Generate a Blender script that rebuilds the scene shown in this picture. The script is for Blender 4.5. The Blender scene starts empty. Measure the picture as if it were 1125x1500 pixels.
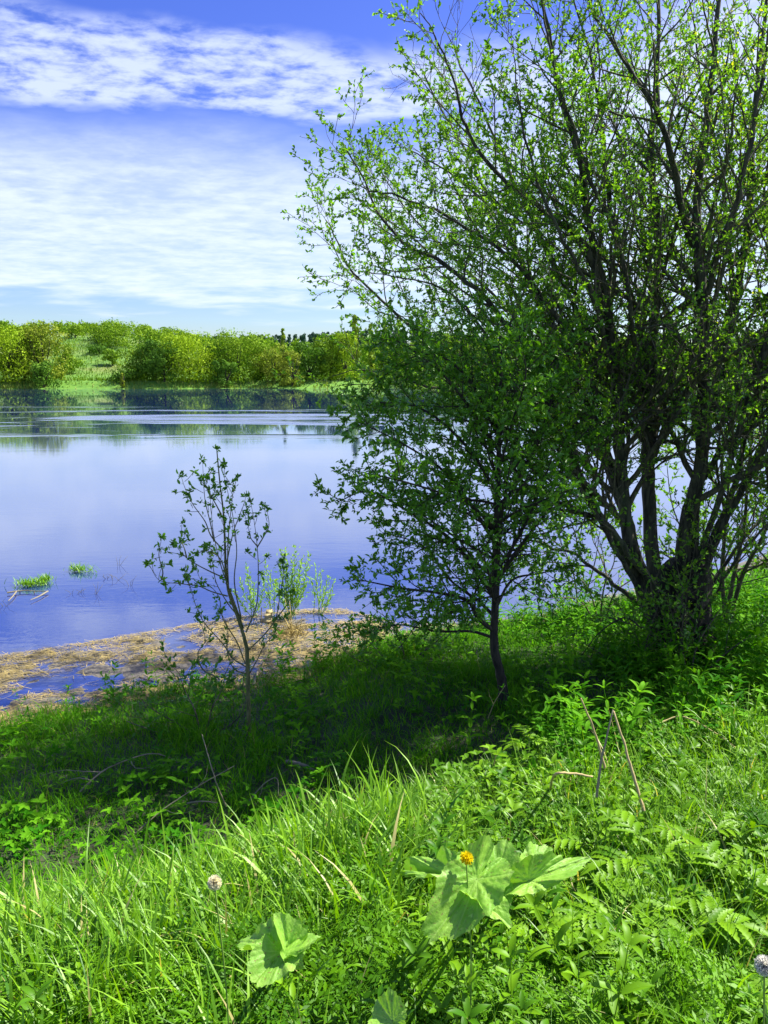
import bpy, math, random
import numpy as np
from mathutils import Vector
R = math.radians
rng = np.random.default_rng(7)
random.seed(7)
col = bpy.context.scene.collection
scene = bpy.context.scene

# ------------------------------------------------------------------ camera, sky, sun
CAM = np.array([0.0, 0.0, 3.1]); PITCH = R(10.2); FPX = 1167.0
cd = bpy.data.cameras.new('camera'); cam = bpy.data.objects.new('camera', cd); col.objects.link(cam)
cam.location = CAM; cam.rotation_euler = (R(90) - PITCH, 0, 0)
cd.sensor_fit = 'VERTICAL'; cd.sensor_height = 36.0; cd.lens = 28.0
cd.clip_start = 0.05; cd.clip_end = 9000
scene.camera = cam
SUN_E = R(50); SUN_AZ = math.atan2(0.891, 0.454)          # azimuth clockwise from +Y
sl = bpy.data.lights.new('sun', 'SUN'); so = bpy.data.objects.new('sun', sl); col.objects.link(so)
sl.energy = 5.0; sl.angle = R(0.5); sl.color = (1.0, 0.95, 0.84)
sdir = Vector((math.sin(SUN_AZ) * math.cos(SUN_E), math.cos(SUN_AZ) * math.cos(SUN_E), math.sin(SUN_E)))
so.rotation_euler = sdir.to_track_quat('Z', 'Y').to_euler(); so.location = (20, 10, 30)
scene.view_settings.view_transform = 'Standard'
scene.view_settings.look = 'None'
scene.view_settings.exposure = 1.15
scene.view_settings.gamma = 1.0
scene.cycles.max_bounces = 8
scene.cycles.transparent_max_bounces = 6

class NT:
    """tiny node helper"""
    def __init__(s, nt): s.nt = nt; nt.nodes.clear()
    def n(s, t, **kw):
        nd = s.nt.nodes.new(t)
        for k, v in kw.items():
            if k.startswith('_'): setattr(nd, k[1:], v)
            else:
                key = int(k[1:]) if (k[0] == 'i' and k[1:].isdigit()) else k.replace('__', ' ')
                sock = nd.inputs[key]
                if isinstance(v, bpy.types.NodeSocket): s.nt.links.new(v, sock)
                else: sock.default_value = v
        return nd
    def math(s, op, a, b=0.0, clamp=False):
        return s.n('ShaderNodeMath', _operation=op, _use_clamp=clamp, i0=a, i1=b).outputs[0]
    def mr(s, v, a, b, c=0.0, d=1.0, smooth=True):
        nd = s.n('ShaderNodeMapRange', _interpolation_type='SMOOTHSTEP' if smooth else 'LINEAR')
        nd.inputs[0].default_value = 0
        s.nt.links.new(v, nd.inputs[0])
        for i, q in enumerate((a, b, c, d)): nd.inputs[1 + i].default_value = q
        return nd.outputs[0]
    def mix(s, f, a, b, mode='MIX'):
        nd = s.n('ShaderNodeMix', _data_type='RGBA', _blend_type=mode)
        for k, v in ((0, f), (6, a), (7, b)):
            if isinstance(v, bpy.types.NodeSocket): s.nt.links.new(v, nd.inputs[k])
            else: nd.inputs[k].default_value = v if k == 0 else ((*v, 1.0) if len(v) == 3 else v)
        return nd.outputs[2]
    def noise(s, vec, scale, detail=3, rough=.55, dist=0.0):
        nd = s.n('ShaderNodeTexNoise', Scale=scale, Detail=detail, Roughness=rough, Distortion=dist)
        if vec is not None: s.nt.links.new(vec, nd.inputs['Vector'])
        return nd.outputs['Fac']

w = bpy.data.worlds.new('World'); scene.world = w; w.use_nodes = True
t = NT(w.node_tree)
sky = t.n('ShaderNodeTexSky', _sky_type='NISHITA', _sun_disc=False, _sun_elevation=SUN_E, _sun_rotation=SUN_AZ,
          _air_density=1.0, _dust_density=0.6, _ozone_density=3.0)
tc = t.n('ShaderNodeTexCoord').outputs['Generated']
sep = t.n('ShaderNodeSeparateXYZ', i0=tc); sx, sy, sz = sep.outputs
hs = t.n('ShaderNodeHueSaturation', Hue=0.512, Saturation=1.28, Value=1.0, Color=sky.outputs[0]).outputs[0]
hs = t.mix(t.mr(sz, .10, .33), t.mix(1.0, hs, (.85, .90, 1.10), 'MULTIPLY'), t.mix(1.0, hs, (.95, .80, 1.22), 'MULTIPLY'))
den = t.math('ADD', t.math('MAXIMUM', sz, 0.0), 0.10)
pv = t.n('ShaderNodeCombineXYZ', i0=t.math('DIVIDE', sx, den), i1=t.math('DIVIDE', sy, den)).outputs[0]
mp = t.n('ShaderNodeMapping', Vector=pv, Rotation=(0, 0, R(-24)), Scale=(0.95, 1.25, 1)).outputs[0]
cells = t.noise(mp, 8.5, 6, .60, .15)           # small ripples of the band
broad = t.noise(mp, 1.9, 4, .55, .3)
# tilt of the cloud band: lower to the right
el = t.math('ADD', sz, t.math('MULTIPLY', sx, 0.015))
wob = t.math('ADD', el, t.math('MULTIPLY', t.math('SUBTRACT', broad, .5), .10))
band = t.math('MULTIPLY', t.mr(wob, .262, .29), t.mr(wob, .325, .36, 1, 0))
band = t.math('MULTIPLY', band, t.mr(t.math('ADD', t.math('MULTIPLY', cells, .75), t.math('MULTIPLY', broad, .35)), .40, .64))
bank = t.math('MULTIPLY', t.mr(wob, .055, .10), t.mr(t.math('SUBTRACT', wob, t.math('MULTIPLY', t.math('MAXIMUM', t.math('SUBTRACT', sx, .02), 0.0), .45)), .19, .285, 1, 0))
bank = t.math('MULTIPLY', bank, t.mr(t.math('ADD', t.math('MULTIPLY', cells, .45), t.math('MULTIPLY', broad, .5)), .30, .62, .50, 1.0))
high = t.math('MULTIPLY', t.mr(wob, .46, .6), t.mr(t.math('ADD', t.math('MULTIPLY', cells, .5), t.math('MULTIPLY', broad, .6)), .5, .75, 0, .8))
cl = t.math('MAXIMUM', t.math('MAXIMUM', t.math('MULTIPLY', band, .72), t.math('MULTIPLY', bank, .88)), high, clamp=True)
skyc = t.mix(cl, hs, (5.9, 6.6, 7.9))
bg = t.n('ShaderNodeBackground', Color=skyc, Strength=0.074)
t.nt.links.new(bg.outputs[0], t.n('ShaderNodeOutputWorld').inputs[0])

# ------------------------------------------------------------------ helpers
def ray(px, py):
    x = (px - 562.5) / FPX; y = (750 - py) / FPX
    c, s = math.cos(PITCH), math.sin(PITCH)
    return np.array([x, c + y * s, -s + y * c])
def PY(px, py, Y):
    d = ray(px, py); return CAM + d * (Y / d[1])
def PZ(px, py, z):
    d = ray(px, py); return CAM + d * ((z - CAM[2]) / d[2])

def sstep(a, b, x):
    q = np.clip((x - a) / (b - a), 0, 1); return q * q * (3 - 2 * q)

class Geo:
    def __init__(s): s.V = []; s.F4 = []; s.F3 = []; s.A = []; s.n = 0
    def add(s, V, F4=None, F3=None, a=0.5):
        V = np.asarray(V, float).reshape(-1, 3)
        s.V.append(V); s.A.append(np.broadcast_to(np.asarray(a, float), (len(V),)).copy())
        if F4 is not None and len(F4): s.F4.append(np.asarray(F4, np.int64) + s.n)
        if F3 is not None and len(F3): s.F3.append(np.asarray(F3, np.int64) + s.n)
        s.n += len(V)
    def arrays(s):
        V = np.concatenate(s.V) if s.V else np.zeros((0, 3)); A = np.concatenate(s.A) if s.A else np.zeros(0)
        F4 = np.concatenate(s.F4) if s.F4 else np.zeros((0, 4), int)
        F3 = np.concatenate(s.F3) if s.F3 else np.zeros((0, 3), int)
        return V, F4, F3, A
    def mesh(s, name, mat, smooth=False):
        V, F4, F3, A = s.arrays()
        me = bpy.data.meshes.new(name)
        me.vertices.add(len(V)); me.vertices.foreach_set('co', V.astype(np.float32).ravel())
        nl = len(F4) * 4 + len(F3) * 3
        me.loops.add(nl)
        me.loops.foreach_set('vertex_index', np.concatenate([F4.ravel(), F3.ravel()]).astype(np.int32))
        me.polygons.add(len(F4) + len(F3))
        ls = np.concatenate([np.arange(len(F4)) * 4, len(F4) * 4 + np.arange(len(F3)) * 3]).astype(np.int32)
        me.polygons.foreach_set('loop_start', ls)
        if smooth: me.polygons.foreach_set('use_smooth', np.ones(len(ls), bool))
        at = me.attributes.new('v', 'FLOAT', 'POINT'); at.data.foreach_set('value', A.astype(np.float32))
        me.update(calc_edges=True)
        if mat: me.materials.append(mat)
        return me
    def build(s, name, mat, parent=None, smooth=False, loc=None):
        """vertices are in world space; the object's origin is moved to loc (or the parent's place)"""
        if loc is None: loc = parent['_o'] if (parent is not None and '_o' in parent) else (0, 0, 0)
        loc = np.asarray(loc, float)
        if np.any(loc): s.V = [v - loc for v in s.V]
        o = bpy.data.objects.new(name, s.mesh(name, mat, smooth)); col.objects.link(o)
        if parent is not None: o.parent = parent
        else: o.location = loc
        return o

def empty(name, loc, label, cat, group=None, rz=0, s=1):
    o = bpy.data.objects.new(name, None); col.objects.link(o)
    o.location = loc; o['label'] = label; o['category'] = cat
    o.empty_display_size = .1
    o['_o'] = [float(q) for q in loc]
    if group: o['group'] = group
    return o
def tag(o, label=None, cat=None, group=None, kind=None):
    if label: o['label'] = label
    if cat: o['category'] = cat
    if group: o['group'] = group
    if kind: o['kind'] = kind
    return o

def norm(v):
    v = np.asarray(v, float); return v / (np.linalg.norm(v, axis=-1, keepdims=True) + 1e-9)

def catmull(P, n):
    P = np.asarray(P, float); P = np.vstack([2 * P[0] - P[1], P, 2 * P[-1] - P[-2]])
    out = []; m = len(P) - 3
    for q in np.linspace(0, m - 1e-6, n):
        i = int(q); u = q - i; a, b, c, d = P[i:i + 4]
        out.append(.5 * ((2 * b) + (-a + c) * u + (2 * a - 5 * b + 4 * c - d) * u * u + (-a + 3 * b - 3 * c + d) * u ** 3))
    return np.array(out)

def tube(g, P, rad, sides=5, a=0.5, rough=0.0, cap=True):
    P = np.asarray(P, float); n = len(P); rad = np.broadcast_to(rad, (n,))
    T = norm(np.gradient(P, axis=0))
    ref = np.array([0.0, 0.0, 1.0]) if abs(T[0][2]) < .9 else np.array([1.0, 0.0, 0.0])
    U = norm(np.cross(T, ref)); bad = np.linalg.norm(np.cross(T, ref), axis=1) < .1
    for i in range(1, n):
        U[i] = U[i - 1] - T[i] * np.dot(U[i - 1], T[i]); U[i] /= np.linalg.norm(U[i]) + 1e-9
    W = np.cross(T, U)
    th = np.arange(sides) / sides * 2 * math.pi
    rr = rad[:, None] * np.ones(sides)
    if rough: rr = rr * (1 + rough * rng.normal(size=rr.shape))
    V = P[:, None] + (np.cos(th)[None, :, None] * U[:, None] + np.sin(th)[None, :, None] * W[:, None]) * rr[..., None]
    i = np.arange(n - 1)[:, None] * sides; j = np.arange(sides)[None]; k = (j + 1) % sides
    F = np.stack([i + j, i + k, i + sides + k, i + sides + j], -1).reshape(-1, 4)
    V = V.reshape(-1, 3); F3 = None
    if cap:
        V = np.vstack([V, P[-1] + T[-1] * rad[-1] * .5]); b = (n - 1) * sides
        F3 = [(b + q, b + (q + 1) % sides, n * sides) for q in range(sides)]
    g.add(V, F, F3, a)

LEAF_A = (np.array([[0, 0, 0], [-.42, .3, .10], [-.36, .66, .10], [0, 1, -.06], [.36, .66, .10], [.42, .3, .10]]),
          np.array([[0, 3, 2, 1], [0, 5, 4, 3]]))
def leaves(g, P, D, L, W, a, up=None, flat=.5, tmpl=LEAF_A):
    """P base, D direction, lengths L, widths W; leaf faces tend upward"""
    n = len(P); D = norm(D)
    N = norm(np.array([0, 0, 1.0]) * flat + rng.normal(size=(n, 3)) * .6)
    X = norm(np.cross(D, N)); N = np.cross(X, D)
    tv, tf = tmpl
    V = P[:, None] + X[:, None] * (tv[None, :, 0, None] * np.asarray(W).reshape(-1, 1, 1)) \
        + D[:, None] * (tv[None, :, 1, None] * np.asarray(L).reshape(-1, 1, 1)) \
        + N[:, None] * (tv[None, :, 2, None] * np.asarray(L).reshape(-1, 1, 1))
    m = len(tv); F = tf[None] + (np.arange(n) * m)[:, None, None]
    g.add(V.reshape(-1, 3), F.reshape(-1, 4), None, np.repeat(a, m))

def blades(g, P, head, L, W, lean, curl, a, rows=5, twist=0.0):
    """grass blades: P base (n,3), head azimuth, lean base tilt, curl droop"""
    n = len(P); tt = np.linspace(0, 1, rows)[None]
    L = np.asarray(L)[:, None]; ang = np.asarray(lean)[:, None] + np.asarray(curl)[:, None] * tt ** 1.6
    dt = 1.0 / (rows - 1)
    hx = np.cumsum(np.sin(ang) * dt, 1) - np.sin(ang[:, :1]) * dt; hz = np.cumsum(np.cos(ang) * dt, 1) - np.cos(ang[:, :1]) * dt
    hd = np.stack([np.cos(head), np.sin(head)], 1)
    C = P[:, None] + np.concatenate([hd[:, None] * (hx * L)[..., None], (hz * L)[..., None]], 2)
    tw = head[:, None] + math.pi / 2 + twist * rng.normal(size=(n, 1)) * (.4 + tt)
    wd = np.asarray(W)[:, None] * .5 * (np.sin(np.clip(tt * .82 + .18, 0, 1) * math.pi) ** .55 * (1 - tt ** 3) + .02)
    S = np.stack([np.cos(tw) * wd, np.sin(tw) * wd, np.zeros_like(tw)], 2)
    V = np.stack([C - S, C + S], 2).reshape(n, rows * 2, 3)
    i = np.arange(rows - 1) * 2; F = np.stack([i, i + 1, i + 3, i + 2], 1)
    F = F[None] + (np.arange(n) * rows * 2)[:, None, None]
    g.add(V.reshape(-1, 3), F.reshape(-1, 4), None, np.repeat(a, rows * 2))

def instance(g, tmpl, P, yaw, tilt, sc, a, spread=.25):
    V, F4, F3, A = tmpl; n = len(P)
    c, s = np.cos(yaw), np.sin(yaw); z = np.zeros(n); o = np.ones(n)
    Rz = np.stack([c, -s, z, s, c, z, z, z, o], 1).reshape(n, 3, 3)
    th = rng.uniform(0, 6.28, n); ct, st = np.cos(tilt), np.sin(tilt); kx, ky = np.cos(th), np.sin(th)
    K = np.stack([z, z, ky, z, z, -kx, -ky, kx, z], 1).reshape(n, 3, 3)
    Rt = np.eye(3)[None] + st[:, None, None] * K + (1 - ct)[:, None, None] * (K @ K)
    M = (Rt @ Rz) * np.asarray(sc)[:, None, None]
    VV = np.einsum('nij,vj->nvi', M, V) + P[:, None]
    m = len(V); off = (np.arange(n) * m)[:, None, None]
    AA = np.clip(a[:, None] + (A[None] - .5) * 2 * spread, 0, 1)
    g.add(VV.reshape(-1, 3), (F4[None] + off).reshape(-1, 4) if len(F4) else None,
          (F3[None] + off).reshape(-1, 3) if len(F3) else None, AA.ravel())

# smooth pseudo noise on the plane
_k = np.random.default_rng(3).normal(size=(24, 2)); _ph = np.random.default_rng(4).uniform(0, 6.28, 24)
def wn(x, y, f=1.0):
    s = 0
    for i in range(24): s = s + np.sin((x * _k[i, 0] + y * _k[i, 1]) * f * 2.2 + _ph[i])
    return s / 24 * 1.6

# ------------------------------------------------------------------ terrain
_sh = np.array([PZ(x, y, 0)[:2] for x, y in ((-300, 1110), (0, 1052), (130, 1036), (200, 1012), (330, 1005), (450, 985), (520, 950), (600, 925),
                (700, 915), (800, 905), (870, 885), (1000, 850), (1125, 815), (1400, 760))])
_so = np.array([PZ(x, y, 0)[:2] for x, y in ((-300, 1000), (0, 962), (130, 942), (280, 916), (400, 897), (500, 893), (545, 905), (600, 917),
                (700, 909), (800, 900), (870, 880), (1000, 845), (1125, 810), (1400, 755))])
def Ysh(X): return np.interp(X, _sh[:, 0], _sh[:, 1])
def Yso(X): return np.maximum(np.interp(X, _so[:, 0], _so[:, 1]), Ysh(X) + .15)
def far_shore(X): return 128 + 3 * np.sin(X * .045 + 1) + 1.2 * np.sin(X * .21)
def height(X, Y):
    X = np.asarray(X, float); Y = np.asarray(Y, float)
    u = Y - .5 * np.clip(X, -6, 6) + .25 * wn(X, Y, .5)
    bank = .36 + 1.04 * (1 - sstep(3.0, 4.9, u)) + .06 * wn(X, Y, .9) + .07 * wn(X, Y, 3.1)
    d = Ysh(X) - Y
    near = np.minimum(bank, .03 + .13 * np.maximum(d, 0) + .02 * wn(X, Y, 1.3))
    near = np.where(d > 0, near + .018 * wn(X, Y, 5), -.001 + .020 * wn(X, Y, 3.4) + .014 * wn(X + 9, Y, 9))
    out = Y - Yso(X)
    near = np.where(out > 0, np.minimum(near, .0) - .25 * np.minimum(out, 1) - .1 * np.clip(out - 1, 0, 12), near)
    fs = Y - far_shore(X)
    hill = 7.3 * sstep(14, 62, fs) * (1 - sstep(-58, -12, X + .12 * (Y - 130))) + 4.2 * sstep(10, 110, fs)
    hill = hill + 6 * sstep(100, 420, fs) + 2.0 * sstep(14, 60, fs) * wn(X, Y, .02)
    far = np.where(fs > 0, .05 + 1.1 * sstep(0, 4.5, fs) + hill + .12 * wn(X, Y, .5), -1.4 * sstep(0, -6, fs) - .02)
    return np.where(Y > 60, far, np.maximum(near, -1.5))
def axis(*segs):
    out = []
    for a, b, st in segs: out += list(np.arange(a, b, st))
    return np.array(out)
gx = np.concatenate([-np.geomspace(2500, 110, 22)[:-1], axis((-110, -9, 2.5), (-9, 9, .1), (9, 110, 2.5)), np.geomspace(110, 2500, 22)])
gy = np.concatenate([axis((-40, -3, 3), (-3, 15, .1), (15, 30, 1.5), (30, 116, 8), (116, 150, .8), (150, 230, 2.5)), np.geomspace(230, 5000, 28)])
XX, YY = np.meshgrid(gx, gy); ZZ = height(XX, YY)
g = Geo(); nx, ny = len(gx), len(gy)
ii = (np.arange(ny - 1)[:, None] * nx + np.arange(nx - 1)[None]).ravel()
g.add(np.stack([XX, YY, ZZ], -1), np.stack([ii, ii + 1, ii + 1 + nx, ii + nx], 1))

def mat(name):
    m = bpy.data.materials.new(name); m.use_nodes = True
    return m, NT(m.node_tree)
def finish(t, surf, disp=None):
    o = t.n('ShaderNodeOutputMaterial'); t.nt.links.new(surf, o.inputs[0])
def bump(t, h, strength, dist):
    return t.n('ShaderNodeBump', Strength=strength, Distance=dist, Height=h).outputs[0]

m_ground, t = mat('bank_soil_and_turf')
geo = t.n('ShaderNodeNewGeometry').outputs['Position']
sp = t.n('ShaderNodeSeparateXYZ', i0=geo)
n1 = t.noise(geo, 3.0, 6, .6); n2 = t.noise(geo, 30.0, 5, .7); n3 = t.noise(geo, .08, 4, .6); n4 = t.noise(geo, .9, 5, .7)
soil = t.mix(t.mr(n1, .35, .65), (.018, .026, .008), (.024, .055, .008))
soil = t.mix(t.mr(n2, .45, .7), soil, (.06, .05, .025))
mud = t.mix(t.mr(n2, .35, .65), (.07, .068, .065), (.19, .165, .12))
near = t.mix(t.mr(sp.outputs[2], .035, .13), mud, soil)
mead = t.mix(t.mr(n4, .35, .65), (.06, .17, .010), (.13, .24, .025))
mead2 = t.mix(t.mr(n3, .45, .62), mead, (.17, .21, .045))
fcol = t.mix(t.mr(sp.outputs[2], 1.2, 3.4), t.mix(t.mr(n4, .3, .7), (.07, .20, .010), (.14, .30, .02)), mead2)
gc = t.mix(t.mr(sp.outputs[1], 50, 60), near, fcol)
hh = t.math('ADD', t.math('MULTIPLY', n2, .5), n1)
b = t.n('ShaderNodeBsdfPrincipled', Base__Color=gc, Roughness=.85, Normal=bump(t, hh, .6, .04))
finish(t, b.outputs[0])
og = g.build('ground', m_ground, smooth=True); tag(og, kind='structure')

# water
m_water, t = mat('river_water')
geo = t.n('ShaderNodeNewGeometry').outputs['Position']
sp = t.n('ShaderNodeSeparateXYZ', i0=geo)
dist = sp.outputs[1]
fine = t.noise(t.n('ShaderNodeMapping', Vector=geo, Scale=(.8, 2.0, 1)).outputs[0], 3.0, 4, .6)
swell = t.noise(t.n('ShaderNodeMapping', Vector=geo, Scale=(.35, 1.1, 1)).outputs[0], .55, 3, .5, .4)
patch = t.noise(t.n('ShaderNodeMapping', Vector=geo, Scale=(.028, .13, 1), Location=(3.3, 1.2, 0)).outputs[0], 1.0, 4, .6, .9)
pm = t.math('MULTIPLY', t.math('MULTIPLY', t.mr(patch, .50, .64), t.mr(dist, 34, 44)), t.mr(dist, 56, 76, 1, 0))
edge = t.mr(dist, 84, 110, 1, .12)
amp = t.math('MULTIPLY', t.math('ADD', t.math('MULTIPLY', pm, .22), t.mr(dist, 14, 50, .012, .0015)), edge)
hgt = t.math('MULTIPLY', t.math('ADD', t.math('MULTIPLY', fine, .35), swell), amp)
bp = bump(t, hgt, 1.0, .30)
rough = t.math('ADD', .02, t.math('MULTIPLY', pm, .22))
wc = t.mix(t.noise(geo, .35, 3, .5), (.010, .022, .12), (.020, .038, .17))
dif = t.n('ShaderNodeBsdfDiffuse', Color=wc)
gls = t.n('ShaderNodeBsdfGlossy', Color=(.96, .98, 1, 1), Roughness=rough, Normal=bp)
fr_ = t.math('POWER', t.n('ShaderNodeFresnel', IOR=1.33).outputs[0], .55)
finish(t, t.n('ShaderNodeMixShader', i0=fr_, i1=dif.outputs[0], i2=gls.outputs[0]).outputs[0])
g = Geo()
wx = [-2500, -200, -30, -8, 0, 8, 30, 200, 2500]; wy = [4.5, 12, 30, 80, 125, 140, 200]
V = [(x, y, 0) for y in wy for x in wx]
F = [(j * 9 + i, j * 9 + i + 1, j * 9 + i + 10, j * 9 + i + 9) for j in range(len(wy) - 1) for i in range(8)]
g.add(V, F); ow = g.build('water', m_water, smooth=True); tag(ow, kind='structure')

# ------------------------------------------------------------------ materials
def leaf_mat(name, c0, c1, c2=None, trans=.35, gloss=.35, rough=.45, tint=(1.35, 1.3, .3)):
    m, t = mat(name)
    v = t.n('ShaderNodeAttribute', _attribute_name='v').outputs['Fac']
    c = t.mix(t.mr(v, 0, .8 if c2 else 1, smooth=False), c0, c1)
    if c2: c = t.mix(t.mr(v, .86, .95), c, c2)
    p = t.n('ShaderNodeBsdfPrincipled', Base__Color=c, Roughness=rough, Specular__IOR__Level=gloss)
    tr = t.n('ShaderNodeBsdfTranslucent', Color=t.mix(1.0, c, tint, 'MULTIPLY'))
    mx = t.n('ShaderNodeMixShader', i0=trans, i1=p.outputs[0], i2=tr.outputs[0])
    finish(t, mx.outputs[0]); return m
def bark_mat(name, c0, c1, sc=20, rough=.85):
    m, t = mat(name)
    geo = t.n('ShaderNodeTexCoord').outputs['Object']
    n1 = t.noise(t.n('ShaderNodeMapping', Vector=geo, Scale=(1, 1, .22)).outputs[0], sc, 5, .65, .6)
    n2 = t.noise(geo, 2.2, 3, .6)
    c = t.mix(t.mr(n1, .36, .64), c0, c1)
    c = t.mix(t.mr(n2, .55, .72, 0, .5), c, (.06, .09, .035))
    p = t.n('ShaderNodeBsdfPrincipled', Base__Color=c, Roughness=rough, Normal=bump(t, n1, .9, .03))
    finish(t, p.outputs[0]); return m
def plain_mat(name, c0, c1, sc=12, rough=.8):
    m, t = mat(name)
    n1 = t.noise(t.n('ShaderNodeTexCoord').outputs['Object'], sc, 4, .6)
    v = t.n('ShaderNodeAttribute', _attribute_name='v').outputs['Fac']
    c = t.mix(t.math('MULTIPLY', t.math('ADD', n1, v), .5), c0, c1)
    p = t.n('ShaderNodeBsdfPrincipled', Base__Color=c, Roughness=rough, Specular__IOR__Level=.25, Normal=bump(t, n1, .3, .004))
    finish(t, p.outputs[0]); return m
M = dict(
    willow=leaf_mat('willow_leaf', (.06, .21, .018), (.22, .45, .035), (.54, .60, .07), trans=.52, gloss=.4),  # third willow colour stands in for leaves lit yellow by the sun
    dark=leaf_mat('glossy_dark_leaf', (.06, .20, .014), (.16, .40, .024), trans=.30, gloss=.45, rough=.4),
    sap=leaf_mat('sapling_leaf', (.05, .18, .02), (.14, .36, .03), trans=.35),
    shoot=leaf_mat('pale_shoot_leaf', (.20, .42, .06), (.36, .58, .12), trans=.4),
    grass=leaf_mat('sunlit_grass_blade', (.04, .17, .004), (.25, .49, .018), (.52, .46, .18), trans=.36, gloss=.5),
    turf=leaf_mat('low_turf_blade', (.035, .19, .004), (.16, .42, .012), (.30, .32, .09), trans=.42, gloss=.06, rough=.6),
    herb=leaf_mat('herb_leaf', (.035, .14, .003), (.21, .42, .009), trans=.26, gloss=.18),
    fern=leaf_mat('feathery_herb_leaf', (.035, .13, .003), (.15, .36, .007), trans=.28, gloss=.12),
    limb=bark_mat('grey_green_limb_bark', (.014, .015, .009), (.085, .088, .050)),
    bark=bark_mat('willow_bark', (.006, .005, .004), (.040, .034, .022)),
    twig=bark_mat('grey_green_twig', (.05, .055, .028), (.15, .14, .08), 40),
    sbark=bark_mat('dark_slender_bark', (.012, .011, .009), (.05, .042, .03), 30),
    sapbark=bark_mat('olive_sapling_bark', (.08, .10, .03), (.20, .20, .08), 40),
    straw=plain_mat('washed_up_straw', (.11, .085, .03), (.60, .47, .17), 5),
    dead=plain_mat('dry_dead_stalk', (.30, .22, .09), (.58, .48, .24), 25),
    grey=plain_mat('weathered_grey_wood', (.12, .11, .07), (.34, .30, .20), 20),
    stem=plain_mat('green_stem', (.12, .24, .03), (.22, .36, .06), 12),
)

# ------------------------------------------------------------------ growing trees
def u_of(P): return P[..., 1] - .5 * P[..., 0]
class Grow:
    def __init__(s, seed, keep=None):
        s.r = np.random.default_rng(seed); s.lv = {}; s.tips = []; s.keep = keep or (lambda P: True)
    def path(s, p, d, L, n, up, wob):
        P = [p]; d = norm(d)
        for i in range(n):
            d = norm(d + np.array([0, 0, up]) / n + s.r.normal(size=3) * wob)
            P.append(P[-1] + d * L / n)
        return np.array(P)
    def children(s, P, rad, lvl, spacing, t0, ang, Lf, Lmin, Lmax, n, up, wob, rf, bias=None):
        """returns a list of (path, radii)"""
        seg = np.linalg.norm(np.diff(P, axis=0), axis=1); cum = np.concatenate([[0], np.cumsum(seg)]); T = cum[-1]
        out = []; q = T * t0 + s.r.uniform(0, spacing); phi = s.r.uniform(0, 6.28)
        while q < T:
            i = min(np.searchsorted(cum, q) - 1, len(P) - 2); i = max(i, 0)
            f = (q - cum[i]) / (seg[i] + 1e-9); p = P[i] + (P[i + 1] - P[i]) * f; tg = norm(P[i + 1] - P[i])
            r = rad[i] + (rad[min(i + 1, len(rad) - 1)] - rad[i]) * f
            e1 = norm(np.cross(tg, [0.3, .2, 1])); e2 = np.cross(tg, e1)
            phi += 2.4 + s.r.normal() * .3
            a = R(ang) * s.r.uniform(.7, 1.3)
            d = tg * math.cos(a) + (e1 * math.cos(phi) + e2 * math.sin(phi)) * math.sin(a)
            if bias is not None: d = norm(d) + bias
            L = np.clip((T - q) * Lf + Lmin, Lmin, Lmax) * s.r.uniform(.65, 1.25)
            C = s.path(p, d, L, n, up, wob)
            if s.keep(C[-1]) and s.keep(C[len(C) // 2]):
                cr = min(r * rf, .012 + L * .012) * np.linspace(1, .3, len(C))
                out.append((C, cr))
            q += spacing * s.r.uniform(.6, 1.4)
        return out
def leafy(g, twigs, r, per, L, W, t0=.15, spread=.7, val=(0, 1), flat=.5, sun_tint=None):
    P = []; D = []
    for C, _ in twigs:
        k = max(1, int(r.poisson(per)))
        tt = r.uniform(t0, 1, k); tt[0] = 1.0
        x = tt * (len(C) - 1); i = np.minimum(x.astype(int), len(C) - 2); f = (x - i)[:, None]
        p = C[i] * (1 - f) + C[i + 1] * f; tg = norm(C[i + 1] - C[i])
        P.append(p); D.append(norm(tg * .8 + r.normal(size=p.shape) * spread))
    P = np.concatenate(P); D = np.concatenate(D); n = len(P)
    a = np.clip(r.beta(2, 2.6, n) * (val[1] - val[0]) + val[0] * .5, 0, 1)
    if sun_tint is not None: a = np.clip(a + sun_tint(P) * r.random(n), 0, .84); a = np.where(r.random(n) < sun_tint(P) * .3, .93, a)
    else: a = np.minimum(a, .84)
    LL = L * r.uniform(.5, 1.25, n)
    leaves(g, P, D, LL, LL * W, a, flat=flat)
    return n

# ---- the big many-stemmed willow
gz = float(height(2.95, 7.5)); base = np.array([2.95, 7.5, gz])
T0 = empty('willow_tree', base, 'big many stemmed willow with a thick dark stump leaning over the river at the right', 'tree')
B = Grow(11, keep=lambda P: (u_of(P) > (3.85 if P[0] < 3.0 else 3.45) or P[2] < 1.0) and P[2] > .35)
g = Geo()
P = catmull([base + (0.02, 0, -.25), base + (0, 0, .1), base + (-.02, .02, .45), base + (-.03, .05, .8), base + (0, .06, 1.0)], 16)
tube(g, P, np.interp(np.arange(16), [0, 2, 4, 8, 12, 15], [.46, .36, .29, .25, .19, .07]), 16, rough=.10)
for (dx, dy, bx, by) in ((-.42, -.1, -.1, 0), (.40, -.15, .12, 0), (.1, -.42, .05, -.1), (-.25, -.35, -.1, -.05)):
    tube(g, catmull([base + (dx * 1.15, dy, -.2), base + (dx * .6, dy * .6, .06), base + (bx, by, .5), base + (bx * .9, by, .95)], 10),
         np.linspace(.13, .10, 10), 9, rough=.14)
for k in range(7):   # burrs and old wounds
    th = random.uniform(3.3, 6.1); z = random.uniform(.25, 1.1)
    c = base + np.array([.25 * math.cos(th), .22 * math.sin(th), z])
    tube(g, [c + (0, 0, -.07), c, c + (.02, -.02, .07)], [.02, .055, .02], 7, rough=.2)
g.build('trunk', M['bark'], T0, smooth=True)
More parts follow.
